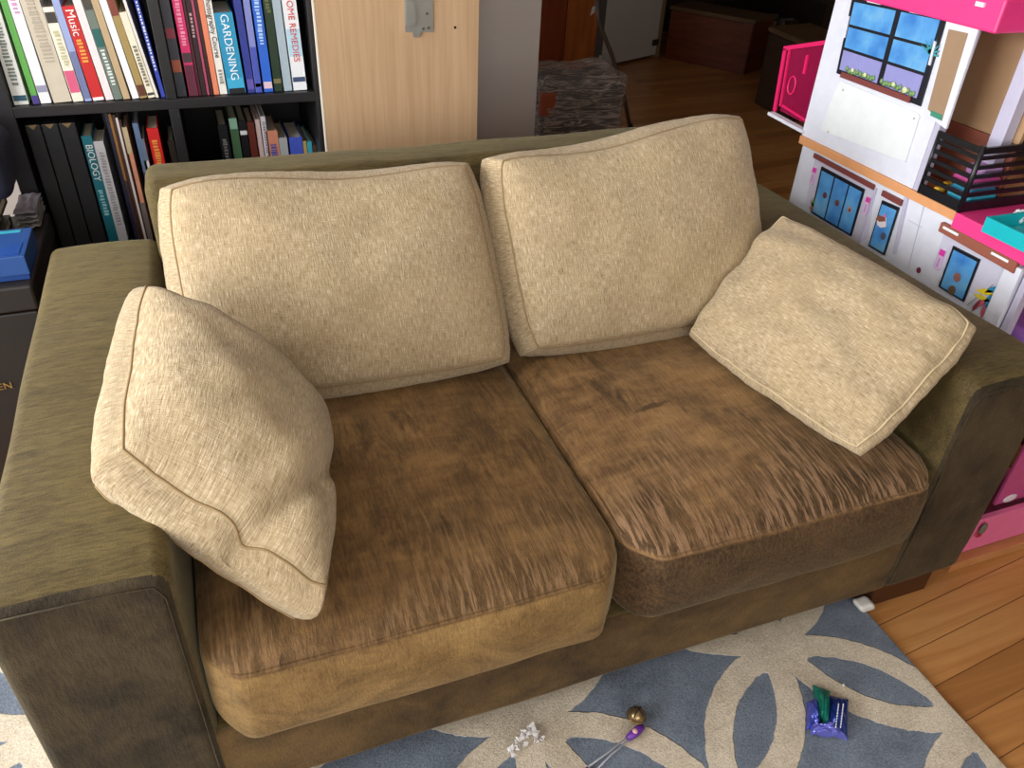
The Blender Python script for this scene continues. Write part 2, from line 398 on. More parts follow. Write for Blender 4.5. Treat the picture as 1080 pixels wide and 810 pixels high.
for x0 in (-WA+.03, W+.005):
    for y0 in (.02, D-.11):
        bm = B(); box(bm, (x0, y0, 0), (x0+.16, y0+.09, .078), 0, .004)
        for v in bm.verts: v.co -= so
        if x0 < 0:
            for v in bm.verts: v.co.z = max(v.co.z, .0142) if y0 < .5 else v.co.z
        obj('foot', bm, FOOT, sofa)
# seams: arm front welts
bm = B()
def rect_loop(x0, x1, z0, z1, y, r=.02, n=5):
    out = []
    for cx, cz, a0 in ((x1-r, z1-r, 0), (x0+r, z1-r, PI/2), (x0+r, z0+r, PI), (x1-r, z0+r, 1.5*PI)):
        for i in range(n): a = a0+PI/2*i/(n-1); out.append(V((cx+r*math.cos(a), y, cz+r*math.sin(a))))
    return out
for xi, xo in ((-.010, -WA+.03), (W+.010, W+WA-.03)):
    P = [V((xi, -.0005, .10)), V((xi, -.0005, .3)), V((xi, -.0005, HA-.05)), V((xi+(xo-xi)*.06, -.0005, HA-.026)), V((xi+(xo-xi)*.3, -.0005, HA-.022)), V((xo, -.0005, HA-.022))]
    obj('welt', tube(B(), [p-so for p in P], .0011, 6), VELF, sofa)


def seat(name, x0, x1, yf, mat, label, seed, dz=0):
    h = V(((x1-x0)/2, .42, .088)); c = V(((x0+x1)/2, yf+.42, .245+.088+dz))
    def f(p, n):
        p = p.copy(); u = p.x/h.x; w = p.y/h.y
        cr = max(0, 1-abs(u)**3)*max(0, 1-abs(w)**4)
        if p.z > 0: p.z += .024*cr + .005*noise.noise(p*7+V((seed, 0, 0)))*cr
        if p.z > 0 and w < -.8: p.z -= .010*((-w-.8)/.2)*min(1, p.z/.06)
        # front face swells, plan corners rounded
        if n.y < 0: p.y -= .016*(1-abs(u)**4)*(1-(p.z/h.z)**2)*(-n.y)**1.5
        if w < -.8:
            k = ((-w-.8)/.2)**2*max(0, (abs(u)-.82)/.18)**1.5; p.x -= math.copysign(.030*k, u); p.y += .026*k
        if abs(n.x) > .5: p.x += math.copysign(.003, u)*(1-(p.z/h.z)**2)
        p += n*.003*noise.noise(p*11+V((0, seed, 0)))
        return p
    t = thing(name, label, 'cushion', c, 'seat cushions')
    bm = soft(h, .034, 60, f)
    for v in bm.verts: v.co.x = max(x0-c.x, min(x1-c.x, v.co.x))
    obj('cushion_cover', bm, mat, t, True)
    # piping round the top front edge and back along both sides; a second one low on the front
    for zt, rr, nm in ((.068, .0036, 'piping'), (-.080, .0018, 'piping'))[:1 if seed == 3 else 2]:
        pts = []
        for i in range(20): pts.append((-h.x, .40-(.40+h.y-.03)*i/19))
        for i in range(1, 40): pts.append((-h.x+2*h.x*i/40, -h.y))
        for i in range(20): pts.append((h.x, -(h.y-.03)+(.40+h.y-.03)*i/19))
        out = []
        za = .076 if zt > 0 else .080
        ca = math.sqrt(max(0, 1-((za-.054)/.034)**2)); ins = .034*(1-ca); sw = .016*(1-(za/h.z)**2)*ca**1.5
        for x, y in pts:
            u = x/h.x; w = y/h.y
            p = V((x, y, za if zt > 0 else -za))
            if w < -.8:
                k = ((-w-.8)/.2)**2*max(0, (abs(u)-.82)/.18)**1.5; p.x -= math.copysign(.030*k, u); p.y += .026*k
                if zt > 0: p.z -= .010*((-w-.8)/.2)
            if y < -h.y+.001: p.y += ins-sw*(1-abs(u)**4)-.002
            p.z += .0012 if zt > 0 else 0
            if abs(u) > .999: p.x -= math.copysign(ins*.8, u)
            out.append(p)
        o = obj(nm, tube(B(), out, rr, 6), mat if zt > 0 else VELB, t, True)
    return t
seat('seat_cushion', .002, .644, -.034, SEAT_L, 'worn brown velvet seat cushion left of the centre gap, with a tan front', 3)
sr = seat('seat_cushion', .648, 1.288, -.030, SEAT_R, 'worn brown velvet seat cushion right of the centre gap, with a dark front', 11, .002)
# ------------------------------------------------------------------ pillows
def pillow(name, label, cat, group, C00, C10, C11, C01, g, bf, bb, c=.05, e=.02, q=.5, wr=.004, seed=0, deform=None, N=52, flipuv=False, weltm=None, wr2=0):
    C00, C10, C11, C01 = map(V, (C00, C10, C11, C01)); cen = (C00+C10+C11+C01)/4
    nrm = ((C10-C00)+(C11-C01)).cross((C01-C00)+(C11-C10)).normalized()
    if nrm.dot(CAM-cen) < 0: nrm = -nrm; flip = True
    else: flip = False
    LU = ((C10-C00).length+(C11-C01).length)/2; LV = ((C01-C00).length+(C11-C10).length)/2
    t = thing(name, label, cat, cen, group)
    ss = [math.sin(PI/2*(-1+2*i/N))*.5 + (-1+2*i/N)*.5 for i in range(N+1)]
    def mid(u, v):
        f = 1 - c*(u*u*v*v)**2
        uu = u*f*(1-e*(1-v*v)); vv = v*f*(1-e*(1-u*u))
        a, b = (uu+1)/2, (vv+1)/2
        return C00*(1-a)*(1-b)+C10*a*(1-b)+C11*a*b+C01*(1-a)*b
    def prof(u, v): return (max(0, 1-abs(u)**2.4)*max(0, 1-abs(v)**2.4))**q
    def place(u, v, side):                      # side +1 front, -1 back
        b = bf if side > 0 else bb
        p = mid(u, v)+nrm*side*(g/2+b*prof(u, v))
        k = noise.noise(V((u*3, v*3, seed+side)))*wr
        edge = max(abs(u), abs(v))**6
        tt = math.atan2(v, u)*LU*28
        k += edge*noise.noise(V((tt, side*2.+seed, 0)))*wr*.9*(1-edge*.8)
        if wr2: k += wr2*noise.noise(V((u*9+v*2, v*4, seed+5)))*prof(u, v)
        p = p+nrm*k*side
        return p
    bm = B(); uvl = bm.loops.layers.uv.new('UVMap')
    grids = []
    for side in (1, -1):
        G = [[None]*(N+1) for _ in range(N+1)]
        for i in range(N+1):
            for j in range(N+1):
                G[i][j] = bm.verts.new(place(ss[i], ss[j], side))
        grids.append(G)
        for i in range(N):
            for j in range(N):
                idx = [(i, j), (i+1, j), (i+1, j+1), (i, j+1)]
                if (side < 0) != flip: idx.reverse()
                f = bm.faces.new([G[a][b] for a, b in idx])
                for lp, (a, b) in zip(f.loops, idx):
                    uu, vv = ss[a]*LU/2, ss[b]*LV/2
                    lp[uvl].uv = (vv, uu) if flipuv else (uu, vv)
    ring = [(i, 0) for i in range(N)]+[(N, j) for j in range(N)]+[(i, N) for i in range(N, 0, -1)]+[(0, j) for j in range(N, 0, -1)]
    K = 6; rows = [[grids[0][a][b] for a, b in ring]]
    per = len(ring)
    for k in range(1, K):
        row = []
        for a, b in ring:
            F, Bk = grids[0][a][b].co, grids[1][a][b].co; s = k/K
            m = mid(ss[a], ss[b]); out = (m-cen); out = (out-nrm*out.dot(nrm)).normalized()
            bul = g*.30*math.sin(PI*s) + .0015*noise.noise(m*60)
            row.append(bm.verts.new(F.lerp(Bk, s)+out*bul))
        rows.append(row)
    rows.append([grids[1][a][b] for a, b in ring])
    dist = [0]
    for i in range(per): dist.append(dist[-1]+(rows[0][(i+1) % per].co-rows[0][i].co).length)
    for k in range(K):
        for i in range(per):
            j = (i+1) % per
            q4 = [rows[k][i], rows[k+1][i], rows[k+1][j], rows[k][j]]; uv4 = [(i, k), (i, k+1), (i+1, k+1), (i+1, k)]
            if flip: q4.reverse(); uv4.reverse()
            f = bm.faces.new(q4)
            for lp, (a, b) in zip(f.loops, uv4): lp[uvl].uv = (dist[a], b/K*g*1.3)
    if deform:
        for v in bm.verts: v.co = deform(v.co, nrm)
    seamF = [v.co.copy() for v in rows[0]]; seamB = [v.co.copy() for v in rows[-1]]
    outs = []
    for i, (a, b) in enumerate(ring):
        o_ = (seamF[i]-cen); outs.append(o_.normalized())
    bmesh.ops.recalc_face_normals(bm, faces=bm.faces)
    for v in bm.verts: v.co -= cen
    o = obj('pillow_cover', bm, CHEN, t, True)
    sm = weltm or SEAMM
    obj('piping', tube(B(), [p-cen+o_*.0005 for p, o_ in zip(seamF, outs)], .0021, 6, True), sm, t, True)
    obj('piping', tube(B(), [p-cen for p in seamB], .0021, 6, True), sm, t, True)
    return t
# loose back cushions
def backdef(seed, lift=0, x0=0, x1=1, sagx=0):
    def f(p, n):
        p = p.copy(); a = (p.x-x0)/(x1-x0); b = max(0, (p.z-.45)/.36)
        p.z += lift*b*a*a + .010*math.sin(a*7+seed)*b*b
        if p.z < .50: p.z = .50+(p.z-.50)*.9
        return p
    return f
pillow('back_cushion', 'cream chenille back cushion on the left half of the sofa', 'cushion', 'back cushions',
       (.048, .530, .458), (.622, .515, .450), (.606, .742, .772), (.046, .748, .776), .095, .060, .045, c=.05, e=.0, wr=.006, seed=1, deform=backdef(.6, 0, .05, .61))
pillow('back_cushion', 'taller cream chenille back cushion on the right half of the sofa', 'cushion', 'back cushions',
       (.676, .535, .450), (1.245, .530, .455), (1.232, .742, .800), (.658, .742, .778), .105, .062, .040, c=.05, e=.0, wr=.007, seed=4, deform=backdef(2.2, .03, .67, 1.24))
# throw pillows
pillow('throw_pillow', 'cream throw pillow leaning diagonally on the right arm', 'pillow', 'throw pillows',
       (1.010, .450, .485), (1.098, .015, .476), (1.318, .060, .675), (1.262, .540, .688), .036, .056, .035, c=.06, e=.012, wr=.014, seed=9, flipuv=True, weltm=PIPEM, wr2=.003)
def slump(p, n):
    # the lower corner folds under itself: a crease between the big upper swell and the tucked corner
    p = p.copy()
    a, b = V((.05, -.02, .60)), V((.20, .24, .47))          # line of the fold across the lower corner
    t = max(-.2, min(1.2, (p-a).dot(b-a)/(b-a).length_squared)); q = a.lerp(b, t)
    side = (p-q).dot(V((.45, -.75, -.5)).normalized())
    k = math.exp(-(side/.016)**2); w = math.sin(PI*max(0, min(1, (t+.15)/1.3)))
    if (p-V((.08, .2, .58))).dot(n) > 0: p -= n*.020*k*w; p += n*.010*w*math.exp(-((side+.035)/.028)**2)
    return p
pillow('throw_pillow', 'plump cream throw pillow slumped against the left arm with a fold at its lower corner', 'pillow', 'throw pillows',
       (-.062, .140, .655), (.160, -.015, .478), (.220, .360, .475), (-.024, .505, .708), .075, .110, .03, c=.05, e=.015, wr=.008, seed=14, q=.60, weltm=SEAMM, deform=slump, wr2=.0)
def xs(u, y, z):                              # x at which the photo column u meets the line (y, z)
    k = u-540; d0 = V((0-CAM.x, y-CAM.y, z-CAM.z))
    return (FPX*d0.dot(_R) - k*d0.dot(_F))/(k*_F.x - FPX*_R.x)
# ------------------------------------------------------------------ bookcase
BLK = NT('black_brown_board'); _g = BLK.noise(BLK.coord(scale=(6, 6, 90)), 1, 3); BLK.base(BLK.mix(_g, lin((17, 16, 18)), lin((34, 32, 34)))); BLK.set(Roughness=.42); BLK = BLK.m
YB, ZS, ZL = 1.33, .788, .428
bc = thing('bookcase', 'black cube bookcase full of books behind the sofa', 'bookcase', (.07, 1.52, 0))
def bcp(name, lo, hi): 
    bm = bx(V(lo)-V((.07, 1.52, 0)), V(hi)-V((.07, 1.52, 0)), .0015); return obj(name, bm, BLK, bc)
bcp('side_panel', (-.302, YB, 0), (-.264, 1.72, 1.52)); bcp('side_panel', (.404, YB, 0), (.442, 1.72, 1.52))
for k in range(4): bcp('upright', (.058, YB, (.04, .428, .788, 1.145)[k]), (.082, 1.71, (.408, .764, 1.12, 1.48)[k]))
for z in (.408, .764, 1.12): bcp('shelf', (-.264, YB, z), (.404, 1.71, z+.0235))
bcp('top_panel', (-.302, YB, 1.48), (.442, 1.72, 1.52)); bcp('bottom_panel', (-.264, YB, 0), (.404, 1.72, .04)); bcp('back_panel', (-.264, 1.71, .04), (.404, 1.72, 1.48))
PAGE = plain((214, 202, 176), .9)
def squig(w, z0, z1, rnd, thick=.0006):
    """worn print too small to read: broken strokes along a spine"""
    bm = B(); z = z0; h = w
    while z > z1:
        L = rnd.uniform(.003, .006)
        box(bm, (w*.5-h*.28*rnd.uniform(.6, 1), -.0012, z-L), (w*.5+h*.28*rnd.uniform(.6, 1), -.0004, z))
        z -= L+rnd.uniform(.0015, .004)
    return bm
GRP = None
def book(x0, x1, zs, h, lean, yf, dep, col, label, group, title=None, tcol=(240, 240, 240), tsize=.6, tz=None, bands=(), print_=None, name='book', cat='book', rough=.45, ttext_sx=1.):
    w = max(.005, (x1-x0)*math.cos(lean)-.0008)
    t = thing(name, label, cat, (x0, yf, zs+.0005), group, (0, -lean, 0))
    c = plain(col, rough); ct = min(.0022, w*.2)
    bm = B()
    box(bm, (0, 0, 0), (w, ct*1.2, h), 0); box(bm, (0, ct*1.2, 0), (ct, dep, h)); box(bm, (w-ct, ct*1.2, 0), (w, dep, h))
    obj('cover', bm, c, t)
    obj('pages', bx((ct, ct*1.2, .003), (w-ct, dep-.004, h-.004)), PAGE, t)
    for za, zb, bc_ in bands:
        obj('spine_label', bx((w*.04, -.0005, h*za), (w*.96, 0.0, h*zb)), plain(bc_, .5), t)
    if print_:
        r = random.Random(int(x0*9999)); z0, z1, pc = print_
        obj('spine_print', squig(w, h*z0, h*z1, r), plain(pc, .5), t)
    if title:
        mtx = Matrix(((0, 1, 0, w*.5), (0, 0, -1, -.0008), (-1, 0, 0, h*(tz or .9)), (0, 0, 0, 1)))
        text_mesh('title', title, tsize, plain(tcol, .5), t, mtx, .0004, ttext_sx)
    return t
def lean_of(u0, tu, tv, zs, yf):
    x0 = xs(u0, yf, zs); p = on(1, yf, tu, tv); return math.atan2(x0-p.x, p.z-zs)
YF = 1.348
G1, G2, G3, G4 = 'books on the upper left shelf', 'books on the upper right shelf', 'books on the lower left shelf', 'books on the lower right shelf'
upper_left = [
 # u0, u1, top (u, v), height, colour, label, extra
 (15.6, 31.2, 0, 62, .27, (232, 232, 226), 'white paperback covered in small print at the far left end of the upper shelf', dict(print_=(.72, .16, (120, 128, 120)), bands=((.03, .075, (40, 84, 104)),))),
 (35.5, 42.5, 1, 4, .265, (96, 168, 76), 'thin green book with a purple foot', dict(bands=((0, .07, (74, 50, 140)),))),
 (43.5, 55, 6, 1, .245, (236, 234, 238), 'white paperback with a faint lilac title beside the thin green book', dict(print_=(.95, .78, (206, 150, 190)), bands=((.1, .16, (150, 148, 172)),))),
 (57, 76.5, 15, 0, .29, (206, 194, 174), 'thick beige hardback with faded lettering', dict(print_=(.86, .3, (178, 166, 148)))),
 (77.5, 89, 42, 8, .225, (238, 230, 212), 'cream book with a pink block and a black oval on its spine', dict(bands=((.1, .34, (216, 92, 128)), (.84, .95, (58, 54, 50))), print_=(.76, .4, (196, 190, 150)))),
 (90, 97.5, 48, 0, .27, (156, 170, 214), 'light blue book between the cream one and the red one', dict(bands=((.02, .4, (112, 120, 160)),))),
 (98.3, 111, 58, 7, .235, (200, 34, 36), 'bright red photography book with white and orange lettering', dict(title='Music', tcol=(250, 236, 230), tsize=.024, tz=.97, bands=((0, .035, (240, 240, 238)),), print_=(.66, .42, (236, 168, 70)))),
 (112, 120.5, 67, 0, .27, (236, 224, 224), 'plain pinkish white book right of the red one', {}),
 (121, 130, 78, 0, .275, (110, 122, 112), 'mottled grey green book with white lettering', dict(bands=((.42, .56, (36, 96, 92)), (.7, .8, (70, 64, 58))), print_=(.4, .12, (222, 228, 224)))),
 (130.5, 138, 86, 0, .26, (190, 164, 126), 'plain tan book right of the mottled green one', {}),
 (140, 147.5, 95, 1, .235, (240, 240, 242), 'glossy white book with a blank spine', {}),
 (148.2, 156, 104, 0, .25, (166, 140, 84), 'brown and olive striped book', dict(bands=((.72, 1, (130, 60, 46)), (.02, .12, (96, 48, 30))))),
 (156.8, 164.5, 122, 13, .205, (238, 228, 204), 'short cream book with grey capitals', dict(print_=(.62, .16, (126, 120, 108)), bands=((.03, .06, (60, 60, 66)),))),
 (164.8, 168, 129, 0, .26, (232, 226, 214), 'very thin white book next to the short cream one', {}),
 (170.5, 175, 141, 0, .26, (46, 64, 166), 'slim royal blue book leaning near the middle upright', dict(print_=(.9, .22, (222, 228, 244)))),
]
def row(items, zs, wall, group, most):
    pr, pl_, ph = wall, 0., 9.
    for u0, u1, tu, tv, h, col, lab, ex in items:
        if tu > 30 and tv >= 7: h = on(1, YF, tu, tv).z-zs
        x0, x1 = max(xs(u0, YF, zs), pr+.0006), xs(u1, YF, zs); zz_ = min(h, ph)
        le = min(most, max(.0, lean_of(u0, tu, tv, zs, YF)), math.atan(math.tan(pl_)+(x0-pr)/zz_*.97))
        book(x0, x1, zs, h, le, YF, .17, col, lab, group, **ex); pr, pl_, ph = x1, le, h
row(upper_left, ZS, -.264, G1, .13)
upper_right = [
 (187.5, 197.6, 168, 0, .275, (58, 60, 70), 'charcoal book with orange blotches beside the middle upright', dict(bands=((.2, .3, (176, 92, 64)), (.47, .55, (150, 52, 70))))),
 (200, 209.8, 181, 0, .27, (216, 40, 104), 'hot pink book with a dark picture at the foot of its spine', dict(bands=((.0, .26, (96, 34, 56)), (.28, .36, (70, 52, 56))), print_=(.84, .42, (238, 150, 180)))),
 (210.2, 213, 192, 0, .265, (70, 16, 34), 'thin maroon book right of the hot pink one', {}),
 (213.3, 218.6, 196, 0, .26, (44, 20, 26), 'narrow dark brown book between maroon and rose ones', dict(print_=(.7, .5, (190, 150, 150)))),
 (218.8, 221.6, 198, 0, .265, (176, 70, 100), 'very thin rose pink book left of a narrow dark one', {}),
 (222, 225.6, 202, 0, .255, (52, 22, 24), 'narrow dark book left of the salmon one', {}),
 (226, 231.8, 206, 0, .27, (232, 134, 98), 'salmon orange book left of the photography course book', {}),
 (232.4, 240.3, 212, 0, .285, (238, 234, 226), 'white photography course book with black lettering', dict(title='Complete Photography Course', tcol=(36, 34, 32), tsize=.0158, tz=1.0, print_=(.20, .08, (150, 146, 140)))),
 (241.5, 260, 224, 14, .225, (40, 148, 190), 'thick turquoise gardening book with white capitals', dict(title='GARDENING', tcol=(236, 246, 250), tsize=.0255, tz=.985, bands=((0, .065, (22, 22, 26)), (.07, .2, (60, 172, 212))), ttext_sx=1.0)),
 (262, 269.6, 246, 0, .265, (44, 56, 142), 'dark blue book right of the turquoise gardening book', dict(bands=((.03, .12, (96, 84, 168)),))),
 (270.2, 277, 256, 0, .262, (128, 136, 200), 'pale lilac blue book between two blue ones', dict(bands=((.0, .4, (70, 84, 178)), (.05, .08, (236, 210, 214))))),
 (279, 288.6, 265, 0, .265, (40, 100, 206), 'bright blue book with rows of pale capitals', dict(print_=(.97, .42, (178, 210, 246)), bands=((.03, .09, (226, 196, 204)),))),
 (290, 298.6, 277, 0, .27, (32, 52, 34), 'dark green book on the upper shelf right of the bright blue one', dict(bands=((.07, .11, (120, 110, 70)),), print_=(.95, .68, (98, 106, 62)))),
 (300, 308.6, 286, 0, .275, (168, 184, 194), 'pale grey blue book left of the home remedies book', {}),
 (310, 324.3, 297, 0, .285, (234, 236, 240), 'white home remedies book with red capitals', dict(title='1001 HOME REMEDIES', tcol=(206, 50, 50), tsize=.0205, tz=.935, bands=((.28, .5, (176, 214, 230)), (.07, .11, (60, 76, 110))))),
]
row(upper_right, ZS, .082, G2, .06)
# lower left cell
for i, (ua, ub, nth) in enumerate(((25.5, 42, 'leftmost of three, against the bookcase side'), (43, 60.5, 'the middle one of three'), (61.5, 79, 'the right one beside the biology book'))):
    za = .742
    x0, x1 = xs(ua, YF, za), xs(ub, YF, za)
    t = thing('magazine_binder', 'black magazine slipcase with a gold corner, '+nth, 'binder', (x0, YF, ZL+.005), 'black slipcases')
    w_ = x1-x0
    obj('case', bx((0, 0, 0), (w_, .24, za-ZL-.005), .002), plain((24, 24, 27), .55), t)
    obj('corner_mark', prism(B(), [V((w_*.2, -.001, .309)), V((w_*.8, -.001, .309)), V((w_*.5, -.001, .298))], V((0, .0008, 0))), plain((128, 104, 66), .5), t)
lower_left = [
 # u0, u1 at v of top, top v, lean, colour
 (85.3, 96.5, 143.5, .02, (16, 110, 124), 'tall teal biology book with white capitals', dict(title='BIOLOGY', tcol=(232, 240, 240), tsize=.021, tz=.93, print_=(.52, .3, (150, 200, 206)))),
 (98, 109, 149, .02, (206, 204, 208), 'pale grey book next to the teal biology book', dict(print_=(.9, .2, (160, 156, 162)))),
 (100, 103.5, 118.5, .03, (28, 30, 36), 'tall thin black album behind the pale grey book', {}),
 (109.6, 113.2, 119, .03, (30, 30, 60), 'tall thin navy album with a black edge', {}),
 (113.6, 117, 120, .03, (150, 104, 50), 'tall thin ochre record-sized album', dict(bands=((0, .5, (58, 40, 44)),))),
 (117.4, 121, 121, .03, (70, 44, 40), 'tall thin dark brown album right of the ochre one', {}),
 (121.4, 124, 124, .03, (224, 214, 206), 'tall thin white album left of the maroon one', {}),
 (124.4, 127.6, 126, .03, (66, 28, 32), 'tall thin maroon album left of the salmon book', {}),
 (128, 134, 134, .02, (224, 150, 118), 'salmon book with a beige top on the lower shelf', dict(bands=((.78, 1, (196, 178, 140)), (0, .35, (120, 110, 104))))),
 (139.3, 145.5, 130, .06, (96, 116, 150), 'blue grey book with a mottled spine on the lower shelf', dict(bands=((.2, .6, (60, 58, 74)),))),
 (146.5, 152, 147, .03, (214, 214, 216), 'white book left of the red hardback', dict(bands=((.8, 1, (96, 112, 136)),))),
 (154.3, 166.5, 135, .0, (204, 26, 26), 'thick red hardback with gold lettering on the lower shelf', dict(print_=(.9, .3, (220, 150, 60)))),
]
for u0, u1, tv, le, col, lab, ex in lower_left:
    z = on(1, YF, (u0+u1)/2, tv).z; h = z-ZL
    x0, x1 = xs(u0, YF, z), xs(u1, YF, z)
    if 'behind the pale grey' in lab:
        book(x0+.0, x0+.006, ZL+.005, h, 0, YF+.13, .14, col, lab, G3, **ex); continue
    book(x0+h*math.tan(0), x1, ZL+.005, h-.006, 0, YF, .12 if 'album' not in lab and 'pale' not in lab else .11, col, lab, G3, **ex)
for u0, u1, tv, col, lab in ((177, 184, 151, (70, 56, 44), 'small dark brown book lying low beside the middle upright'), (187, 190, 156, (226, 226, 226), 'tiny white booklet against the middle upright')):
    z = on(1, YF+.05, u0, tv).z; book(xs(u0, YF+.05, z), xs(u1, YF+.05, z), ZL+.005, z-ZL, 0, YF+.05, .14, col, lab, G3)
lower_right = [
 (229.5, 239.5, 134, (30, 32, 36), 'black book at the left end of the lower right shelf', dict(print_=(.86, .5, (150, 150, 150)))),
 (241, 250, 127, (76, 110, 76), 'green book with a mint top on the lower right shelf', dict(bands=((.9, 1, (150, 196, 170)),))),
 (251.5, 259.5, 129, (20, 18, 20), 'black book with a white square on its spine', dict(bands=((.86, .9, (236, 236, 236)),))),
 (260.5, 268, 131, (104, 42, 32), 'rust red book on the lower right shelf', {}),
 (269, 274, 128, (214, 186, 180), 'slim pinkish book on the lower right shelf', {}),
 (274.5, 280, 125, (226, 220, 224), 'slim white patterned book on the lower right shelf', dict(print_=(.95, .4, (150, 136, 150)))),
 (280.5, 292.8, 140, (214, 140, 112), 'short salmon book with a blue title on the lower right shelf', dict(print_=(.85, .4, (80, 90, 170)))),
 (294, 303, 147.5, (176, 178, 182), 'short silver grey book between salmon and blue ones', {}),
 (305, 318.8, 147, (72, 92, 200), 'short bright blue book on the lower right shelf', {}),
 (319.5, 323.4, 151, (196, 164, 96), 'short ochre booklet between bright blue book and turquoise booklet', {}),
 (323.8, 329, 151.5, (64, 176, 200), 'short turquoise booklet on the lower right shelf', {}),
 (330, 338, 155, (96, 64, 44), 'short brown book next to the right side of the bookcase', {}),
]
for u0, u1, tv, col, lab, ex in lower_right:
    yf = YF+.07; z = on(1, yf, (u0+u1)/2, tv).z
    book(xs(u0, yf, z), xs(u1, yf, z), ZL+.005, z-ZL, 0, yf, .15, col, lab, G4, **ex)

# ------------------------------------------------------------------ leaning oak panel with latch
OAK = woodmat('light_oak_veneer', (182, 146, 108), (206, 172, 134), (90, 90, 2.4), .5)
pt = thing('oak_board', 'light oak door panel with a steel latch standing behind the sofa', 'panel', (.62, 1.30, 0))
obj('board', bx((-.202, 0, 0), (.203, .018, 1.35), .001), OAK, pt)
obj('edge_strip', bx((-.2055, -.0005, 0), (-.2022, .0185, 1.35)), plain((226, 214, 196), .5), pt)
STEEL = plain((168, 168, 162), .38, .75)
def PP(u, v, y=1.30): p = on(1, y, u, v); return p-V((.62, 1.30, 0))
lt = obj('latch', prism(B(), [PP(427, 33.5), PP(457, 33.5), PP(456, -12), PP(426, -12)], V((0, -.003, 0)), 0, .0008), STEEL, pt)
obj('latch_bolt', prism(B(), [V(p)-V((0, .003, 0)) for p in (PP(427.5, 27), PP(435.5, 26), PP(438, 22), PP(437, 6), PP(433, -1), PP(427, -1))], V((0, -.007, 0)), 0, .001), STEEL, lt)
obj('latch_tongue', prism(B(), [V(p)-V((0, .001, 0)) for p in (PP(434.5, 33), PP(443.5, 33), PP(442, 38.5), PP(435.5, 39))], V((0, -.005, 0)), 0, .001), STEEL, lt)
for u, v in ((450, 14), (451.5, 29), (446, 30)):
    c = PP(u, v)-V((0, .003, 0)); bm = B(); prism(bm, [c+V((math.cos(a)*.0035, 0, math.sin(a)*.0035)) for a in [i*PI/5 for i in range(10)]], V((0, -.0012, 0)))
    obj('screw', bm, plain((120, 118, 112), .3, .8), lt)
c = PP(480, 29); bm = B(); prism(bm, [c+V((math.cos(a)*.0035, 0, math.sin(a)*.0035)) for a in [i*PI/5 for i in range(10)]], V((0, -.0006, 0)))
obj('screw_hole', bm, plain((40, 28, 18), .9), pt)

# ------------------------------------------------------------------ left corner beside the arm
cb = thing('storage_chest', 'black storage chest with small gold letters beside the left arm', 'chest', (-.50, 1.08, 0))
DK = plain((28, 22, 19), .55)
obj('body', bx((-.25, -.18, 0), (.25, .19, .50), .004), DK, cb)
obj('lid', bx((-.255, -.185, .505), (.255, .195, .560), .005), DK, cb)
q = on(1, .90, 18, 405)
text_mesh('lettering', 'USEN', .022, plain((150, 116, 60), .5), cb, Matrix(((1, 0, 0, q.x-.062+.50), (0, 0, -1, -.1825), (0, 1, 0, q.z), (0, 0, 0, 1))), .0006)
gb = thing('board_game_box', 'blue boxed board game lying on the black chest', 'box', (-.40, .99, .5615))
obj('tray', bx((-.15, -.068, 0), (.152, .068, .034), .001), plain((24, 62, 130), .45), gb)
obj('lid', bx((-.153, -.072, .012), (.155, .072, .052), .0015), plain((36, 76, 140), .35), gb)
obj('picture', bx((-.13, -.055, .0522), (.085, .048, .0528)), plain((150, 168, 186), .35), gb)
obj('picture', prism(B(), [V((.0, -.062, .0522)), V((.145, -.062, .0522)), V((.145, -.005, .0522)), V((.10, -.03, .0522))], V((0, 0, .0008))), plain((30, 74, 150), .35), gb)
obj('label', bx((.085, .050, .0522), (.135, .062, .053)), plain((60, 170, 190), .35), gb)
zz = .5615
for (w_, d_, h_, c_, lab) in ((.24, .10, .022, (112, 100, 84), 'dark covered book at the bottom of the stack behind the board game'), (.22, .096, .028, (196, 180, 150), 'thick book with yellowed pages in the stack behind the board game'), (.235, .10, .024, (88, 74, 60), 'brown book near the top of the stack behind the board game'), (.22, .096, .026, (206, 194, 168), 'pale book at the top of the stack under the navy bag')):
    t = thing('book', lab, 'book', (-.43+random.uniform(-.01, .01), 1.17, zz+.0005), 'stacked books behind the board game')
    bm = B(); box(bm, (-w_/2, -d_/2, 0), (w_/2, d_/2, .002)); box(bm, (-w_/2, -d_/2, h_-.002), (w_/2, d_/2, h_)); box(bm, (-w_/2, d_/2-.002, .002), (w_/2, d_/2, h_-.002))
    obj('cover', bm, plain(tuple(int(x*.55) for x in c_), .6), t); obj('pages', bx((-w_/2+.004, -d_/2+.003, .002), (w_/2-.004, d_/2-.002, h_-.002)), PAGE, t)
    zz += h_+.001
bm = soft((.17, .085, .055), .03, 24, lambda p, n: p+n*.012*noise.noise(p*14)-V((0, 0, .02*abs(p.x)/.17*(1 if p.z < 0 else .4))))
nb = thing('folded_bag', 'dark navy cloth bag slumped on top of the book stack', 'bag', (-.44, 1.165, zz+.072))
obj('cloth', bm, plain((22, 26, 46), .8), nb, True)
obj('hem', tube(B(), [V((-.16+.31*i/20, -.088-.004*math.sin(i*.5), -.045+.012*math.sin(i*.33))) for i in range(21)], .004, 6), plain((168, 158, 132), .8), nb, True)
pp = thing('paper_bundle', 'crumpled off-white papers wedged between the board game and the bookcase', 'paper', (-.275, 1.235, .5612))
for k in range(4):
    bm = B(); bmesh.ops.create_grid(bm, x_segments=12, y_segments=12, size=.5)
    for v in bm.verts: v.co = V((v.co.x*.045, v.co.y*.12, .008+.011*k+.006*noise.noise(V((v.co.x*4, v.co.y*4, k)))))
    bmesh.ops.solidify(bm, geom=bm.faces[:], thickness=.001)
    obj('sheet', bm, plain((128-k*6, 122-k*6, 112), .9), pp, True)

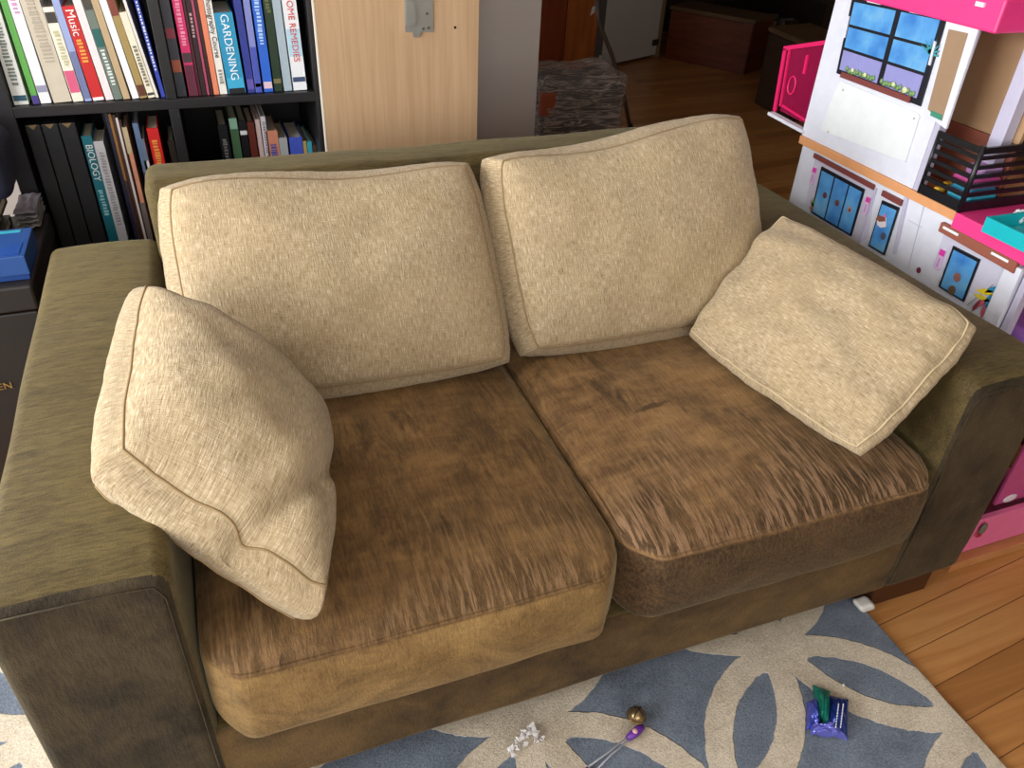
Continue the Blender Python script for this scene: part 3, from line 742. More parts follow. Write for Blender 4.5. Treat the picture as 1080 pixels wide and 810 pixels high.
# ------------------------------------------------------------------ hall furniture
BEN = woodmat('dark_cherry', (84, 36, 18), (134, 66, 36), (4, 4, 26), .45); BENT = woodmat('worn_top', (96, 72, 44), (122, 94, 60), (6, 6, 6), .55)
def quadbox(name, pts, z0, z1, m, parent, off): return obj(name, prism(B(), [V((x, y, z0))-off for x, y in pts], V((0, 0, z1-z0)), 0, .006), m, parent)
o1 = V((3.85, 4.55, 0)); t = thing('storage_bench', 'dark cherry wood storage bench by the far white door', 'bench', o1)
P4 = [(3.46, 4.72), (3.775, 4.14), (4.06, 4.30), (3.745, 4.88)]
quadbox('bench_body', P4, .0, .33, BEN, t, o1)
c4 = V((sum(p[0] for p in P4)/4, sum(p[1] for p in P4)/4)); quadbox('bench_top', [tuple(c4+(V(p)-c4)*1.04) for p in P4], .333, .36, BENT, t, o1)
o2 = V((3.55, 3.35, 0)); t = thing('low_cabinet', 'low brown cabinet with a pale top right of the storage bench', 'cabinet', o2)
P4 = [(3.42, 3.50), (3.371, 3.09), (3.70, 3.10), (3.76, 3.56)]
quadbox('cabinet_body', P4, 0, .42, woodmat('walnut', (48, 32, 20), (74, 50, 32), (5, 5, 30), .5), t, o2)
c4 = V((sum(p[0] for p in P4)/4, sum(p[1] for p in P4)/4)); quadbox('cabinet_top', [tuple(c4+(V(p)-c4)*1.05) for p in P4], .423, .45, BENT, t, o2)
q0, q1 = on(0, 4.30, 765, 22), on(0, 4.30, 850, 26)
o3 = V((4.33, (q0.y+q1.y)/2, 0)); ya, yb = q1.y, q0.y
t = thing('low_bookshelf', 'dark low bookshelf against the far panelled wall', 'shelf', o3)
zq = min(q0.z, q1.z)
WAL = plain((40, 28, 20), .6)
obj('shelf_board', bx((-.14, ya-o3.y-.05, zq-.03), (.06, yb-o3.y+.02, zq-.005)), WAL, t)
obj('plinth', bx((-.12, ya-o3.y-.03, 0), (.05, yb-o3.y+.0, zq-.031)), WAL, t)
obj('back_board', bx((.05, ya-o3.y-.05, zq-.004), (.068, yb-o3.y+.02, zq+.30)), WAL, t)
yy = ya; k = 0
tones = ['cream', 'grey', 'tan', 'ivory', 'brown']; cols = [(150, 138, 116), (110, 106, 100), (104, 82, 56), (160, 152, 136), (60, 42, 28)]
while yy < yb-.05 and k < 14:
    w_ = random.uniform(.025, .045); h_ = random.uniform(.13, .17)
    t = thing('book', 'small '+tones[k % 5]+' book in the far row on the low bookshelf', 'book', (4.23, yy, zq-.0045), 'distant books on the low bookshelf')
    obj('cover', bx((0, 0, 0), (.10, w_-.003, h_)), plain(cols[k % 5], .6), t); yy += w_; k += 1
# wrapped bundle and pole
wb = thing('wrapped_bundle', 'dark bundle wrapped in crinkled clear plastic behind the sofa', 'bundle', (1.72, 2.62, 0))
fnb = lambda p, n: p+n*.012*noise.noise(p*9)+n*.006*noise.noise(p*26)
obj('contents', soft((.200, .14, .225), .04, 26, fnb), plain((40, 40, 44), .6), wb, True, (0, .0, .235))
obj('orange_corner', soft((.035, .02, .05), .012, 10), plain((150, 66, 34), .6), wb, True, (-.178, -.140, .38))
m = NT('plastic_film'); v = m.coord(scale=(7, 40, 60), rot=(.2, -.6, .2)); a = m.noise(v, 1, 4, .65, 1.6)
fac = m.ramp(a, [(.42, (.15, .15, .15)), (.60, (.8, .8, .8))])
m.base(lin((190, 176, 166))); m.set(Roughness=.22); m.l(fac, m.b.inputs['Alpha']); m.bump(a, .9, .01)
obj('plastic_film', soft((.218, .158, .243), .05, 40, lambda p, n: p+n*.014*noise.noise(p*8)+n*.008*noise.noise(V((p.x*6+p.z*20, p.y*20, p.z*30)))), m.m, wb, True, (0, 0, .256))
a_, b_ = on(1, 3.15, 631, 22), on(1, 3.15, 664, 134); dd_ = (b_-a_).normalized()
b2 = a_+dd_*((a_.z-.012)/-dd_.z)
tp = thing('leaning_pole', 'bent grey metal pole leaning behind the wrapped bundle', 'pole', b2)
obj('pole', tube(B(), [a_-b2+V((-.02, 0, .1)), a_-b2, a_.lerp(b2, .3)-b2+V((.02, 0, 0)), a_.lerp(b2, .6)-b2+V((.025, 0, 0)), V((0, 0, 0))], .011, 10), plain((96, 84, 74), .45, .3), tp, True)
obj('end_cap', tube(B(), [V((-.002, 0, .03)), V((0, 0, -.011))], .014, 10), plain((30, 28, 27), .7), tp, True)

# ------------------------------------------------------------------ dollhouse
XF = 1.565
dh = thing('dollhouse', 'large white and pink plastic dollhouse standing against the right arm', 'dollhouse', (1.74, .5, 0))
do = V((1.74, .5, 0))
PW = plain((226, 228, 240), .4); PW2 = plain((232, 236, 238), .45); PLI = plain((196, 192, 214), .45); PINK = plain((246, 66, 140), .35); PINK2 = plain((238, 120, 168), .4)
ORA = plain((226, 160, 108), .5); BRN = plain((124, 62, 58), .5); NAVY = plain((24, 26, 36), .4); TAN = plain((176, 140, 104), .6); RBR = plain((150, 84, 66), .6); BLACK = plain((22, 22, 26), .35)
m = NT('window_print'); v = m.coord(); sp = m.n('ShaderNodeSeparateXYZ'); m.l(v, sp.inputs[0]); nn = m.noise(v, 16, 3)
m.base(m.ramp(nn, [(.3, lin((62, 128, 206))), (.55, lin((96, 166, 226))), (.75, lin((132, 190, 222)))])); m.set(Roughness=.3); SKYM = m.m
def D(u, v, x=XF): return on(0, x, u, v)-do
def face(name, pts, mat, off=0., th=.003, parent=None, x=XF, bev=0):
    P = [D(u, v, x)+V((-off, 0, 0)) for u, v in pts]
    return obj(name, prism(B(), P, V((-th, 0, 0)), 0, bev), mat, parent or dh)
def rectf(name, y0, y1, z0, z1, mat, x0, x1, parent=None, bev=.001):
    return obj(name, bx(V((x0, min(y0, y1), z0))-do, V((x1, max(y0, y1), z1))-do, bev), mat, parent or dh)
# body
rectf('lower_facade', .205, .876, .05, .712, PW, XF, XF+.01)
rectf('upper_facade', .505, .892, .733, 1.064, PW, XF, XF+.01)
rectf('floor_slab', .375, .892, .7125, .7325, ORA, XF-.004, 1.92)
rectf('end_panel', .877, .890, .05, .712, PW2, XF+.011, 1.92); rectf('end_panel', .880, .892, .733, 1.064, PW, XF+.011, 1.92)
rectf('back_panel', .10, .876, .14, .70, plain((112, 40, 52), .6), 1.905, 1.92)
rectf('interior_wall', .385, .70, .86, 1.064, TAN, 1.675, 1.685); rectf('interior_wall', .385, .70, .733, .859, RBR, 1.674, 1.685)
rectf('roof', .432, .905, 1.065, 1.125, PINK, XF-.012, 1.95, bev=.004); rectf('roof_edge', .45, .90, 1.126, 1.14, plain((150, 96, 70), .6), XF+.02, 1.93)
bm = B(); prism(bm, [D(*p, XF-.012)+V((-.0, 0, 0)) for p in ((1031, 1), (1040, 3), (1038.5, 8), (1029.5, 6))], V((-.004, 0, 0))); obj('roof_clip', bm, PW, dh)
rectf('rear_post', .84, .879, .733, 1.064, PW, 1.885, 1.915); rectf('rear_post', .45, .49, .733, 1.064, PW, 1.885, 1.915)
# inner facade return at the open side and lilac column
rectf('facade_return', .490, .504, .733, 1.064, PLI, XF, XF+.022)
pc = on(0, 1.655, 1054, 147); rectf('column', pc.y-.016, pc.y+.016, .733, 1.064, PLI, 1.645, 1.673)
# upper window
wf = face('window_frame', [(900.6, -3), (1000, 17.5), (972, 112), (883.6, 77)], NAVY, .0005, .004)
def panes(par, quads, off=.0048, mat=None):
    for qd in quads: face('pane', qd, mat or SKYM, off, .0008, par)
def lerp2(a, b, t): return (a[0]+(b[0]-a[0])*t, a[1]+(b[1]-a[1])*t)
def grid_panes(par, TL, TR, BR, BL, us, vs, mat=None, off=.0048):
    out = []
    for (ua, ub) in us:
        for (va, vb) in vs:
            def P(u, v): return lerp2(lerp2(TL, TR, u), lerp2(BL, BR, u), v)
            out.append([P(ua, va), P(ub, va), P(ub, vb), P(ua, vb)])
    panes(par, out, off, mat)
LILAC = plain((150, 150, 208), .35)
grid_panes(wf, (903.5, .5), (997, 20), (970, 108), (886.5, 76), ((.0, .47), (.53, .97)), ((.02, .33), (.37, .65)))
grid_panes(wf, (903.5, .5), (997, 20), (970, 108), (886.5, 76), ((.0, .47), (.53, .97)), ((.69, .96),), LILAC)
face('flower_box', [(891, 75.5), (963.5, 102), (962, 108.5), (888.5, 81)], BRN, .0058, .003, wf)
bm = B()
for i in range(26):
    tt = i/25
    if .42 < tt < .5: continue
    c = D(893+70*tt, 74.5+26*tt-3.5*random.random(), XF-.0075); ico(bm, c, .0052, 1, (.35, 1, 1.3))
o = obj('printed_plants', bm, plain((120, 156, 96), .5), wf); 
for (u, v, r) in ((899, 74, .005), (912, 79, .005), (942, 89, .005), (954, 95, .007)):
    c = D(u, v, XF-.009); obj('printed_flower', ico(B(), c, r, 2, (.3, 1, 1)), plain((214, 222, 170), .5), wf)
bm = B()
for i in range(7):
    a = .5+i*.42; c = D(981, 56, XF-.006); e = c+V((0, math.cos(a)*.034, math.sin(a)*.034-.006)); s_ = V((0, math.sin(a)*.004, -math.cos(a)*.004))
    prism(bm, [c+s_, e, c-s_], V((-.0006, 0, 0)))
obj('printed_palm_leaf', bm, plain((60, 150, 160), .5), wf)
for qd in ([(896, 17), (898.5, 17), (893.5, 40), (891.5, 39)], [(988, 43), (990, 44), (983.5, 69), (981.5, 68)], [(918, -1), (932, 2), (931, 5), (917, 2)], [(963, 10), (979, 13), (978, 16.5), (962, 13)]):
    face('clip', qd, PW, .004, .0035, wf)
# service panel below the window
sp_ = face('service_panel', [(885, 88), (889, 85.5), (969, 119), (971, 123), (956, 171), (866, 137)], PW2, .0005, .004, None, XF, .001)
for u, v in ((889, 95), (964, 125), (873.5, 139), (945, 174)):
    if v < 172: obj('peg', ico(B(), D(u, v, XF-.005), .0028, 2, (.6, 1, 1)), plain((178, 184, 182), .4), sp_)
# narrow window
nf = [(1002, 17), (1036, 27.5), (1000, 136), (979.5, 121)]
face('narrow_window_frame', nf, PW, .0005, .007, None, XF, .001)
nw = face('narrow_window', [(1004, 30.5), (1024.5, 35), (996.5, 127.5), (981.5, 115)], plain((160, 132, 104), .5), .0078, .0006)
face('printed_leaf', [(985.5, 116), (997.5, 121), (996.3, 127), (984.5, 121.5)], plain((62, 140, 116), .5), .0086, .0006, nw)
# wing on the rear side: translucent pink balcony box
m = NT('pink_translucent'); m.base(lin((196, 30, 92))); m.set(Roughness=.15); m.b.inputs['Alpha'].default_value = .3; PTR = m.m
wg = face('side_balcony', [(828.5, 50.5), (874, 44), (868, 80), (852.5, 136), (817, 117)], PTR, -.02, .003, None, XF)
def strip(name, a, b, w, mat, par, x=XF, th=.006):
    pa, pb = D(*a, x), D(*b, x); d = (pb-pa).normalized(); s = V((0, -d.z, d.y))*w/2
    return obj(name, prism(B(), [pa+s, pb+s, pb-s, pa-s], V((-th, 0, 0)), 0, .0008), mat, par)
PRED = plain((226, 36, 104), .3)
for a, b, w_ in (((829.5, 51), (818, 117), .012), ((834, 52), (824, 112), .006), ((828, 51), (874, 44.5), .010), ((826, 111), (853, 128), .006)): strip('balcony_rail', a, b, w_, PRED, wg, XF+.018)
strip('balcony_base', (816, 119), (852.5, 138.5), .008, PW, wg, XF+.012, .02)
strip('balcony_bar', (853, 58), (849, 78), .008, PRED, wg, XF+.02)
ring = [D(835, 90, XF+.016)+V((0, math.cos(a)*.014, math.sin(a)*.022)) for a in [i*PI/8 for i in range(16)]]
obj('balcony_ring', tube(B(), ring, .0022, 6, True), PRED, wg, True)
# lower left shopfront
rc = face('recess_shade', [(861, 163), (924, 196), (916, 250), (900, 262), (850, 216)], plain((206, 202, 220), .5), .0005, .0012)  # flat panel, shade of the set-back shopfront put into its tint
face('beam', [(860.8, 161.3), (924.3, 195), (923, 200), (859.8, 166)], BRN, .002, .005)
def door3(TL, TR, BR, BL, cuts, name='glass_doors'):
    f = face(name, [TL, TR, BR, BL], NAVY, .002, .003)
    n = cuts; us = [((k+.06)/n+(.02 if k == 0 else 0), (k+.96)/n-(.02 if k == n-1 else 0)) for k in range(n)]
    grid_panes(f, TL, TR, BR, BL, us, ((.07, .96),), None, .0055); return f
d1 = door3((868, 175.4), (913.5, 199.6), (899, 249), (857, 224), 3)
def disc(name, u, v, r, mat, par, off=.0075, sc=1.15):
    c = D(u, v, XF-off); return obj(name, prism(B(), [c+V((0, math.cos(a)*r, math.sin(a)*r*sc)) for a in [i*PI/9 for i in range(18)]], V((-.0006, 0, 0))), mat, par)
for u, v, c in ((870, 206, (112, 66, 84)), (883, 214, (128, 84, 74)), (896, 221, (186, 150, 146))):
    s = disc('sticker', u, v, .0068, plain(c, .5), d1); disc('sticker_centre', u, v+.6, .0034, plain((116, 60, 50), .5), s, .0082)
def sign(TL, w, h, name='pink_sign'):
    a = D(*TL); c0 = V((XF-.002, 0, 0))-V((do.x, 0, 0))
    t_ = obj(name, bx(V((c0.x-.003, a.y-w, a.z-h)), V((c0.x, a.y, a.z))), plain((224, 190, 226), .5), dh)
    obj('sign_top', bx(V((c0.x-.0036, a.y-w, a.z-h*.28)), V((c0.x-.003, a.y, a.z))), plain((226, 60, 170), .5), t_)
    obj('sign_mark', bx(V((c0.x-.0036, a.y-w*.65, a.z-h*.85)), V((c0.x-.003, a.y-w*.35, a.z-h*.4))), plain((190, 150, 200), .5), t_)
sign((859.5, 176), .013, .042); sign((916, 207), .013, .042)
pl = obj('printed_pot', ico(B(), D(857, 220, XF-.004), .009, 2, (.25, 1, 1)), plain((168, 104, 84), .5), dh)
bm = B()
for i in range(6):
    a = PI*(.15+.7*i/5); c = D(857, 217, XF-.005); e = c+V((0, math.cos(a)*.016, math.sin(a)*.022)); s_ = V((0, math.sin(a)*.003, -math.cos(a)*.003)); prism(bm, [c+s_, e, c-s_], V((-.0006, 0, 0)))
obj('printed_leaves', bm, plain((120, 150, 96), .5), pl)
# narrow shop door with house sticker
face('beam', [(933.3, 200.5), (953.5, 211), (951.5, 217), (931.5, 206)], BRN, .002, .005)
d2 = door3((932, 211), (949.8, 218.8), (934, 269), (917.5, 259), 1, 'narrow_glass_door')
hs = face('house_sticker', [(927.5, 231), (931, 227), (937.5, 229), (937, 239), (931.5, 240), (928, 237)], plain((236, 226, 232), .5), .0072, .0006, d2)
face('house_roof', [(926.5, 230.5), (930, 226.5), (936.5, 229), (936.8, 233), (930.5, 233.5)], plain((140, 82, 62), .5), .008, .0006, hs)
face('house_chimney', [(935, 226), (937.5, 225), (937, 230), (934.6, 229.4)], plain((226, 120, 170), .5), .008, .0006, hs)
disc('sticker', 931.5, 249, .0075, plain((84, 88, 112), .5), d2)
for a, b, w_ in (((957, 208), (944, 268), .010), ((925, 198), (907, 258), .006)): strip('pilaster', a, b, w_, PLI, dh, XF-.0005, .004)
strip('seam', (976, 212), (958, 283), .0015, PLI, dh, XF-.0005, .001); strip('seam', (958, 232), (973, 240), .0012, PLI, dh, XF-.0005, .001)
disc('round_badge', 969, 285, .006, plain((118, 42, 74), .5), dh, .001)
# right shopfront with mural
face('recess_shade', [(997, 244), (1070, 290), (1060, 330), (1040, 320), (985, 280)], plain((208, 206, 224), .5), .0005, .0012)  # flat as well, set-back shading carried by the lilac colour
bmz = face('beam', [(997, 233.5), (1078, 276), (1073, 288), (993.5, 243)], RBR, .002, .010, None, XF, .001)
for qd in ([(1000, 237.5), (1016, 246), (1015, 248.5), (999, 240)], [(1051, 264.5), (1069, 274), (1068, 276.5), (1050, 267)]): face('beam_label', qd, PW2, .0125, .0008, bmz)
d3 = door3((1007, 259), (1035.5, 273.5), (1018, 318), (991.5, 302), 1, 'shop_door')
disc('sticker', 1009.5, 292.5, .0085, plain((150, 100, 92), .5), d3); disc('sticker', 1004, 306, .009, plain((110, 92, 70), .5), d3)
sign((994, 262), .014, .046)
mu = strip('mural_stem', (1020, 322), (1048, 300), .0016, plain((150, 140, 150), .5), dh, XF-.002, .0008)
for u, v, ang, L_, c in ((1041, 308, .3, .030, (240, 214, 40)), (1036, 314, .1, .026, (226, 206, 60)), (1034, 320, .9, .026, (214, 96, 120)), (1030, 322, 1.3, .022, (150, 70, 84)), (1049, 305, .75, .028, (40, 150, 190)), (1050, 313, 1.9, .026, (40, 140, 180)), (1046, 318, 1.7, .026, (60, 150, 200)), (1041, 319, 1.5, .026, (50, 140, 180)), (1056, 308, .5, .026, (60, 120, 180)), (1059, 299, 1.1, .034, (236, 90, 150)), (1049, 328, 1.25, .032, (30, 140, 140)), (1037, 328, 1.7, .022, (226, 110, 130))):
    L_ *= 1.7; c0 = D(u, v, XF-.0025); e = V((0, -math.cos(ang)*L_/2, math.sin(ang)*L_/2)); s_ = V((0, e.z, -e.y))*.24
    obj('mural_leaf', prism(B(), [c0-e, c0-e*.3+s_, c0+e*.4+s_*.8, c0+e, c0+e*.4-s_*.8, c0-e*.3-s_], V((-.0008, 0, 0))), plain(c, .5), mu)
rectf('corner_post', .190, .225, .05, .690, PW, XF-.008, XF+.02); rectf('corner_post', .172, .186, .05, .690, PLI, XF, XF+.02)
# balcony slab and railing
bs = rectf('balcony_slab', .105, .373, .698, .7335, PINK, XF-.010, 1.93, bev=.003)
def rail_panel(p0, p1, z0, z1):
    d = (p1-p0); L_ = d.length; d.normalize(); nrm_ = V((-d.y, d.x, 0))*.0035
    def bar(za, zb, nm, s0=0, s1=1):
        a, b = p0+d*L_*s0, p0+d*L_*s1
        P = [V((a.x, a.y, za))-do-nrm_, V((b.x, b.y, za))-do-nrm_, V((b.x, b.y, zb))-do-nrm_, V((a.x, a.y, zb))-do-nrm_]
        obj(nm, prism(B(), P, nrm_*2, 0, .0006), BLACK, rl)
    H = z1-z0; bar(z0, z0+H*.15, 'rail_bottom'); bar(z1-H*.10, z1, 'rail_top')
    for k in range(5): zc = z0+H*(.26+.145*k); bar(zc-.0042, zc+.0042, 'rail_slat')
rl = obj('railing', tube(B(), [V((XF-.004, .371, .734))-do, V((XF-.004, .371, .872))-do], .0055, 8), BLACK, dh)
zr0, zr1 = .735, .868
rail_panel(V((XF-.004, .480, 0)), V((XF-.004, .371, 0)), zr0, zr1); rail_panel(V((XF-.004, .371, 0)), V((XF+.20, .371, 0)), zr0, zr1)
obj('rail_post', tube(B(), [V((XF-.004, .482, .734))-do, V((XF-.004, .482, .868))-do], .004, 8), BLACK, rl)
# pink base tray
rectf('base_tray', .070, .892, .027, .049, PINK2, XF, 1.93, bev=.003)
rectf('base_front', .062, .069, .027, .128, PINK2, XF, 1.93, bev=.002); rectf('base_rim', .056, .070, .129, .137, PINK2, XF, 1.93, bev=.002)
rectf('room_floor', .10, .876, .44, .452, PLI, XF+.012, 1.90)
q = on(1, .055, 1037, 558)
em = obj('grey_ornament', ico(B(), q-do+V((0, .0, 0)), .012, 2, (.9, .3, 1.5)), plain((110, 112, 96), .5), dh, True)
obj('ornament_foot', ico(B(), q-do+V((-.006, -.001, -.018)), .008, 2, (1.2, .3, .6)), plain((170, 30, 60), .5), em, True)
wb2 = prop(obj('tan_slab', bx((1.545, .040, 0), (1.96, .93, .0255), .002), woodmat('tan_grain', (176, 116, 68), (204, 146, 96), (8, 60, 8), .4)), 'flat tan slab lying under the dollhouse', 'board')  # thin tan slab makes the paler band below the base tray
# magenta toy panel leaning at the open front, toy sofa, tray, cushions
q0 = on(1, .085, 1052, 540)
tm = thing('toy_screen', 'magenta plastic toy panel with white marks at the dollhouse front', 'toy', (q0.x+.10, .085, .138))
obj('panel', bx((-.13, -.004, 0), (.035, .004, .22), .002), plain((196, 84, 140), .35), tm)
obj('panel', bx((.045, -.004, 0), (.17, .004, .22), .002), plain((80, 26, 60), .35), tm)
for dx, dz, rr in ((-.09, .012, .022), (-.045, .085, .008), (-.03, .12, .01), (-.02, .15, .007), (-.06, .05, .006)): obj('white_mark', ico(B(), V((dx, -.0045, dz)), rr, 2, (1, .08, .55)), plain((240, 226, 236), .4), tm, True)
q0 = on(0, 1.66, 1078, 337)
tsf = thing('toy_sofa', 'purple toy sofa with dark legs inside the dollhouse', 'toy', (1.66, q0.y-.02, .4525))
obj('seat', soft((.05, .085, .028), .016, 14), plain((176, 120, 214), .5), tsf, True, (0, 0, .075))
obj('base', soft((.052, .088, .022), .008, 12), plain((46, 26, 50), .5), tsf, True, (0, 0, .0225))
q0 = on(2, .765, 1041, 228)
tr = thing('toy_tray', 'turquoise toy tray on the pink balcony of the dollhouse', 'toy', (1.66, q0.y-.09, .734))
TEAL = plain((22, 180, 190), .35)
w_, l_ = .09, .085; xo = q0.x-1.66
bm = B(); box(bm, (xo, -l_, 0), (xo+.2, .09, .006)); box(bm, (xo, -l_, .006), (xo+.006, .09, .03)); box(bm, (xo+.194, -l_, .006), (xo+.2, .09, .03)); box(bm, (xo+.006, .084, .006), (xo+.194, .09, .03)); box(bm, (xo+.006, -l_, .006), (xo+.194, -l_+.006, .03))
obj('tray', bm, TEAL, tr)
q1 = on(2, .75, 1076, 229)
fz = thing('fluff_ball', 'white fluffy tuft lying in the turquoise toy tray', 'toy', (q1.x, q1.y, .749))
bm = B()
for i in range(16): ico(bm, V((random.uniform(-.012, .012), random.uniform(-.012, .012), random.uniform(-.003, .010))), .006, 1)
obj('fluff', bm, plain((226, 230, 232), .95), fz, True)
for lab, col, lo, hi in (('turquoise toy mattress behind the black railing', (60, 176, 206), (1.585, .380, .735), (1.672, .440, .772)),
                        ('pink toy blanket on top of the turquoise toy mattress', (236, 96, 176), (1.585, .384, .773), (1.670, .438, .792)),
                        ('lilac toy pillow on the pink toy blanket', (196, 150, 206), (1.61, .388, .793), (1.668, .434, .815))):
    c = (V(lo)+V(hi))/2; h = (V(hi)-V(lo))/2
    prop(obj('toy_bedding', soft(h, min(h)*.7, 12), plain(col, .6), None, True, c), lab, 'toy', 'toy bedding on the dollhouse balcony')
for x, lab in ((1.585, 'yellow toy piece at the foot of the railing, nearer corner'), (1.63, 'yellow toy piece at the foot of the railing, farther from the corner')):
    bm = soft((.010, .007, .011), .005, 8)
    prop(obj('toy_piece', bm, plain((226, 176, 50), .5), None, True, (x-.008, .450+.02*(x>1.6), .7465)), lab, 'toy', 'yellow toy pieces')

# ------------------------------------------------------------------ things on the rug
RZ = .0145
# chocolate wrapper
A0, A1, A2, A3 = (on(2, RZ, *p) for p in ((856, 724.5), (895, 738), (892, 783.5), (847, 772)))
cw = (A0+A1+A2+A3)/4; cw.z = RZ
wr_ = thing('sweet_wrapper', 'crumpled blue and green foil wrapper on the right part of the rug', 'wrapper', cw)
def sheet(pu, m, name, parent, seed, lift=.0, amp=.007, top=.022):
    bm = B(); N = 16; G = []
    for i in range(N+1):
        row = []
        for j in range(N+1):
            a, b = i/N, j/N
            p = pu[0]*(1-a)*(1-b)+pu[1]*a*(1-b)+pu[2]*a*b+pu[3]*(1-a)*b
            e = min(a, 1-a, b, 1-b)*2
            k = abs(noise.noise(V((a*4, b*4, seed))))
            row.append(bm.verts.new(V((p.x, p.y, RZ+lift+top*e**.6+amp*k))-cw))
        G.append(row)
    for i in range(N):
        for j in range(N): bm.faces.new((G[i][j], G[i][j+1], G[i+1][j+1], G[i+1][j]))
    bmesh.ops.recalc_face_normals(bm, faces=bm.faces)
    bmesh.ops.solidify(bm, geom=bm.faces[:], thickness=.0008)
    return obj(name, bm, m, parent)
NB = plain((34, 54, 134), .22, .3); GRN = plain((24, 122, 104), .2, .4); LAV = plain((112, 114, 206), .22, .4); BLU2 = plain((70, 80, 176), .25, .3)
def pq(*l): return [on(2, RZ, *p) for p in l]
sheet(pq((872, 733), (895, 738), (893, 782), (868, 770)), NB, 'printed_face', wr_, 3)
sheet(pq((856, 724), (875, 731), (873, 769), (861, 757)), GRN, 'green_corner', wr_, 5, .004)
sheet(pq((855, 767), (876, 766), (894, 781), (854, 777)), LAV, 'lavender_fold', wr_, 8, .003, .012)
sheet(pq((851, 741), (861, 736), (866, 768), (850, 770)), BLU2, 'side_fold', wr_, 12, -.001)
bm = B()
for u in (884.5, 889.5):
    for k in range(9):
        a, b = on(2, RZ+.0245, u-k*.35, 742+k*2.9), on(2, RZ+.0245, u-k*.35-.2, 744.2+k*2.9)
        tube(bm, [a-cw, b-cw], .0011, 5)
obj('printed_words', bm, plain((226, 230, 244), .5), wr_)
# crumpled white tissue
qs = [on(2, RZ, u, v) for u, v in ((541, 798), (545, 788), (552, 783), (556, 775), (561, 771), (566, 780), (568, 784))]
ct = sum(qs, V((0, 0, 0)))/len(qs); ct.z = RZ
bm = B()
for i in range(len(qs)*9):
    t_ = i/(len(qs)*9-1)*(len(qs)-1); k = min(int(t_), len(qs)-2); p = qs[k].lerp(qs[k+1], t_-k)-ct
    c = V((p.x, p.y, 0))+V((random.uniform(-.007, .007), random.uniform(-.007, .007), random.uniform(.002, .016)))
    P = [c+V((random.uniform(-.007, .007), random.uniform(-.007, .007), random.uniform(-.003, .006))) for _ in range(4)]
    for v in P: v.z = max(v.z, 0)
    try:
        vs = [bm.verts.new(v) for v in P]
        for t3 in ((0, 1, 2), (0, 2, 3), (0, 1, 3), (1, 2, 3)): bm.faces.new([vs[x] for x in t3])
    except ValueError: pass
prop(obj('torn_tissue', bm, plain((232, 228, 226), .85), None, False, ct), 'torn scrap of white tissue on a cream band of the rug', 'tissue')
# teaser toy: bell, purple joint, two clear strands
b0 = on(2, RZ+.012, 671, 756); b0.z = 0
tt = thing('teaser_toy', 'brass bell on a purple joint with two clear wires on the rug', 'toy', (b0.x, b0.y, RZ))
ob = V((b0.x, b0.y, RZ))
BRASS = plain((150, 126, 88), .3, .85)
bl = obj('bell', ico(B(), V((0, 0, .0165)), .0165, 3), BRASS, tt, True)
obj('bell_band', tube(B(), [V((math.cos(a)*.0168, math.sin(a)*.0168, .0165)) for a in [i*PI/12 for i in range(24)]], .0014, 6, True), BRASS, bl, True)
for a in (0.6, 2.2): obj('bell_slot', tube(B(), [V((math.cos(a)*.0165*math.sin(t_), math.sin(a)*.0165*math.sin(t_), .0165+.0165*math.cos(t_))) for t_ in [(-.9+.18*i) for i in range(11)]], .0014, 6), plain((38, 28, 20), .7), bl, True)
j0, j1 = on(2, RZ+.008, 678, 766)-ob, on(2, RZ+.006, 662, 779)-ob; PUR = plain((104, 44, 150), .4)
obj('joint', tube(B(), [j0, j0.lerp(j1, .3), j0.lerp(j1, .6), j1], lambda s: (.0055+.003*math.sin(s*PI)), 10), PUR, tt, True)
obj('joint_window', ico(B(), j0.lerp(j1, .55)+V((0, 0, .006)), .0055, 2, (1, 1, .6)), plain((226, 178, 170), .4), tt, True)
e0, e1 = on(2, RZ+.004, 616, 812)-ob, on(2, RZ+.004, 626, 815)-ob
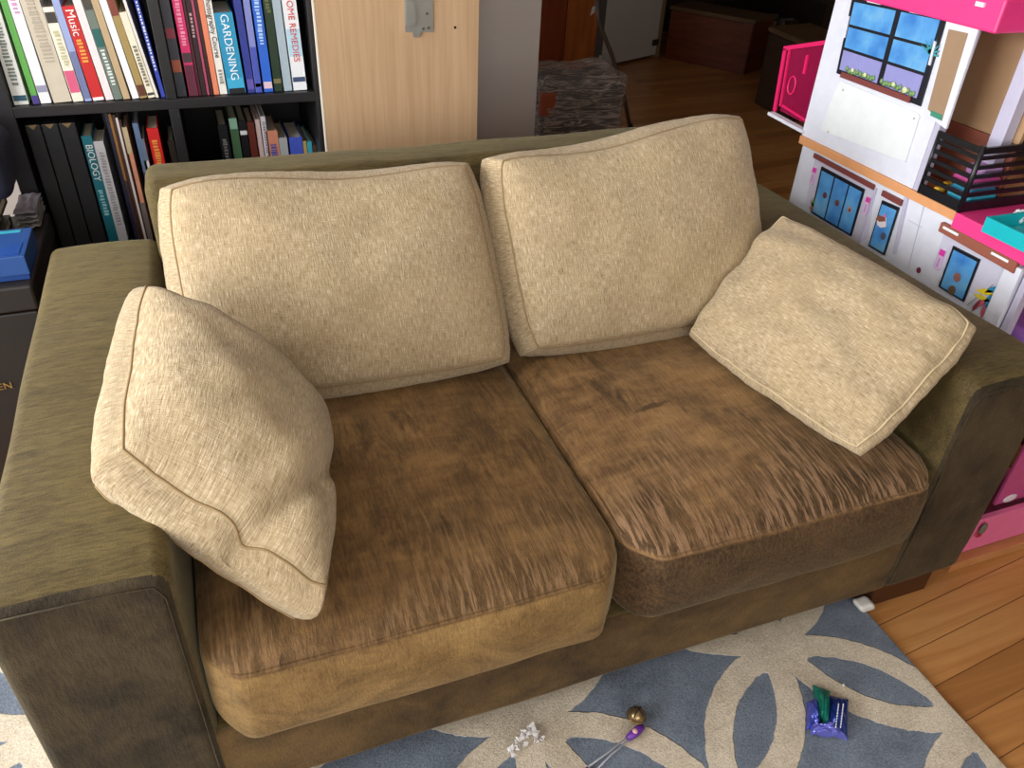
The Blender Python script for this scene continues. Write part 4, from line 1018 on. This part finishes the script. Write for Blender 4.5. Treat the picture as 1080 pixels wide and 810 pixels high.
m = NT('clear_wire'); m.base(lin((196, 198, 206))); m.set(Roughness=.1); m.b.inputs['Alpha'].default_value = .6
obj('wire', tube(B(), [j1+V((-.002, .002, 0)), j1.lerp(e0, .5)+V((0, 0, .001)), e0], .0017, 6), m.m, tt, True)
obj('wire', tube(B(), [j1+V((.002, -.002, 0)), j1.lerp(e1, .5)+V((0, 0, .002)), e1], .0017, 6), m.m, tt, True)
obj('end_bead', ico(B(), e0.lerp(e1, .3), .006, 2), PUR, tt, True)
# small white plastic cap by the sofa foot, white crumb
q = on(2, RZ, 912, 637)
wc = soft((.020, .016, .011), .009, 12, lambda p, n: p+V((-.006*p.z/.011, 0, 0)))
prop(obj('plastic_cap', wc, plain((226, 222, 216), .4), None, True, (q.x-.012, q.y-.006, RZ+.0115)), 'small white rounded plastic cap at the rug corner by the sofa foot', 'cap')
q = on(2, RZ, 889, 724)
prop(obj('paper_crumb', ico(B(), V((0, 0, 0)), .003, 1, (.8, .8, 1.4)), plain((222, 222, 222), .8), None, False, (q.x, q.y, RZ+.004)), 'tiny white crumb on the blue petal above the wrapper', 'crumb')
# ------------------------------------------------------------------ lights
def area(name, loc, rot, sx, sy, power, col):
    l = bpy.data.lights.new(name, 'AREA'); l.shape = 'RECTANGLE'; l.size = sx; l.size_y = sy; l.energy = power; l.color = col
    o = bpy.data.objects.new(name, l); COL.objects.link(o); o.location = loc; o.rotation_euler = rot; return o
area('window_daylight', (-2.14, .15, 1.45), (0, -PI/2, 0), 1.36, 2.66, 150, (.96, .98, 1.0))
area('front_fill', (-.25, -3.12, 1.52), (PI/2, 0, 0), 2.26, 1.17, 52, (1.0, .985, .96))  # fill light added behind the camera to brighten the back of the room
w = bpy.data.worlds.new('world'); S.world = w; w.use_nodes = True
w.node_tree.nodes['Background'].inputs[0].default_value = (.96, .97, 1, 1); w.node_tree.nodes['Background'].inputs[1].default_value = .55
S.view_settings.view_transform = 'Standard'; S.view_settings.look = 'None'; S.view_settings.exposure = -.08; S.view_settings.gamma = 1
S.view_settings.use_curve_mapping = False
S.cycles.use_denoising = True
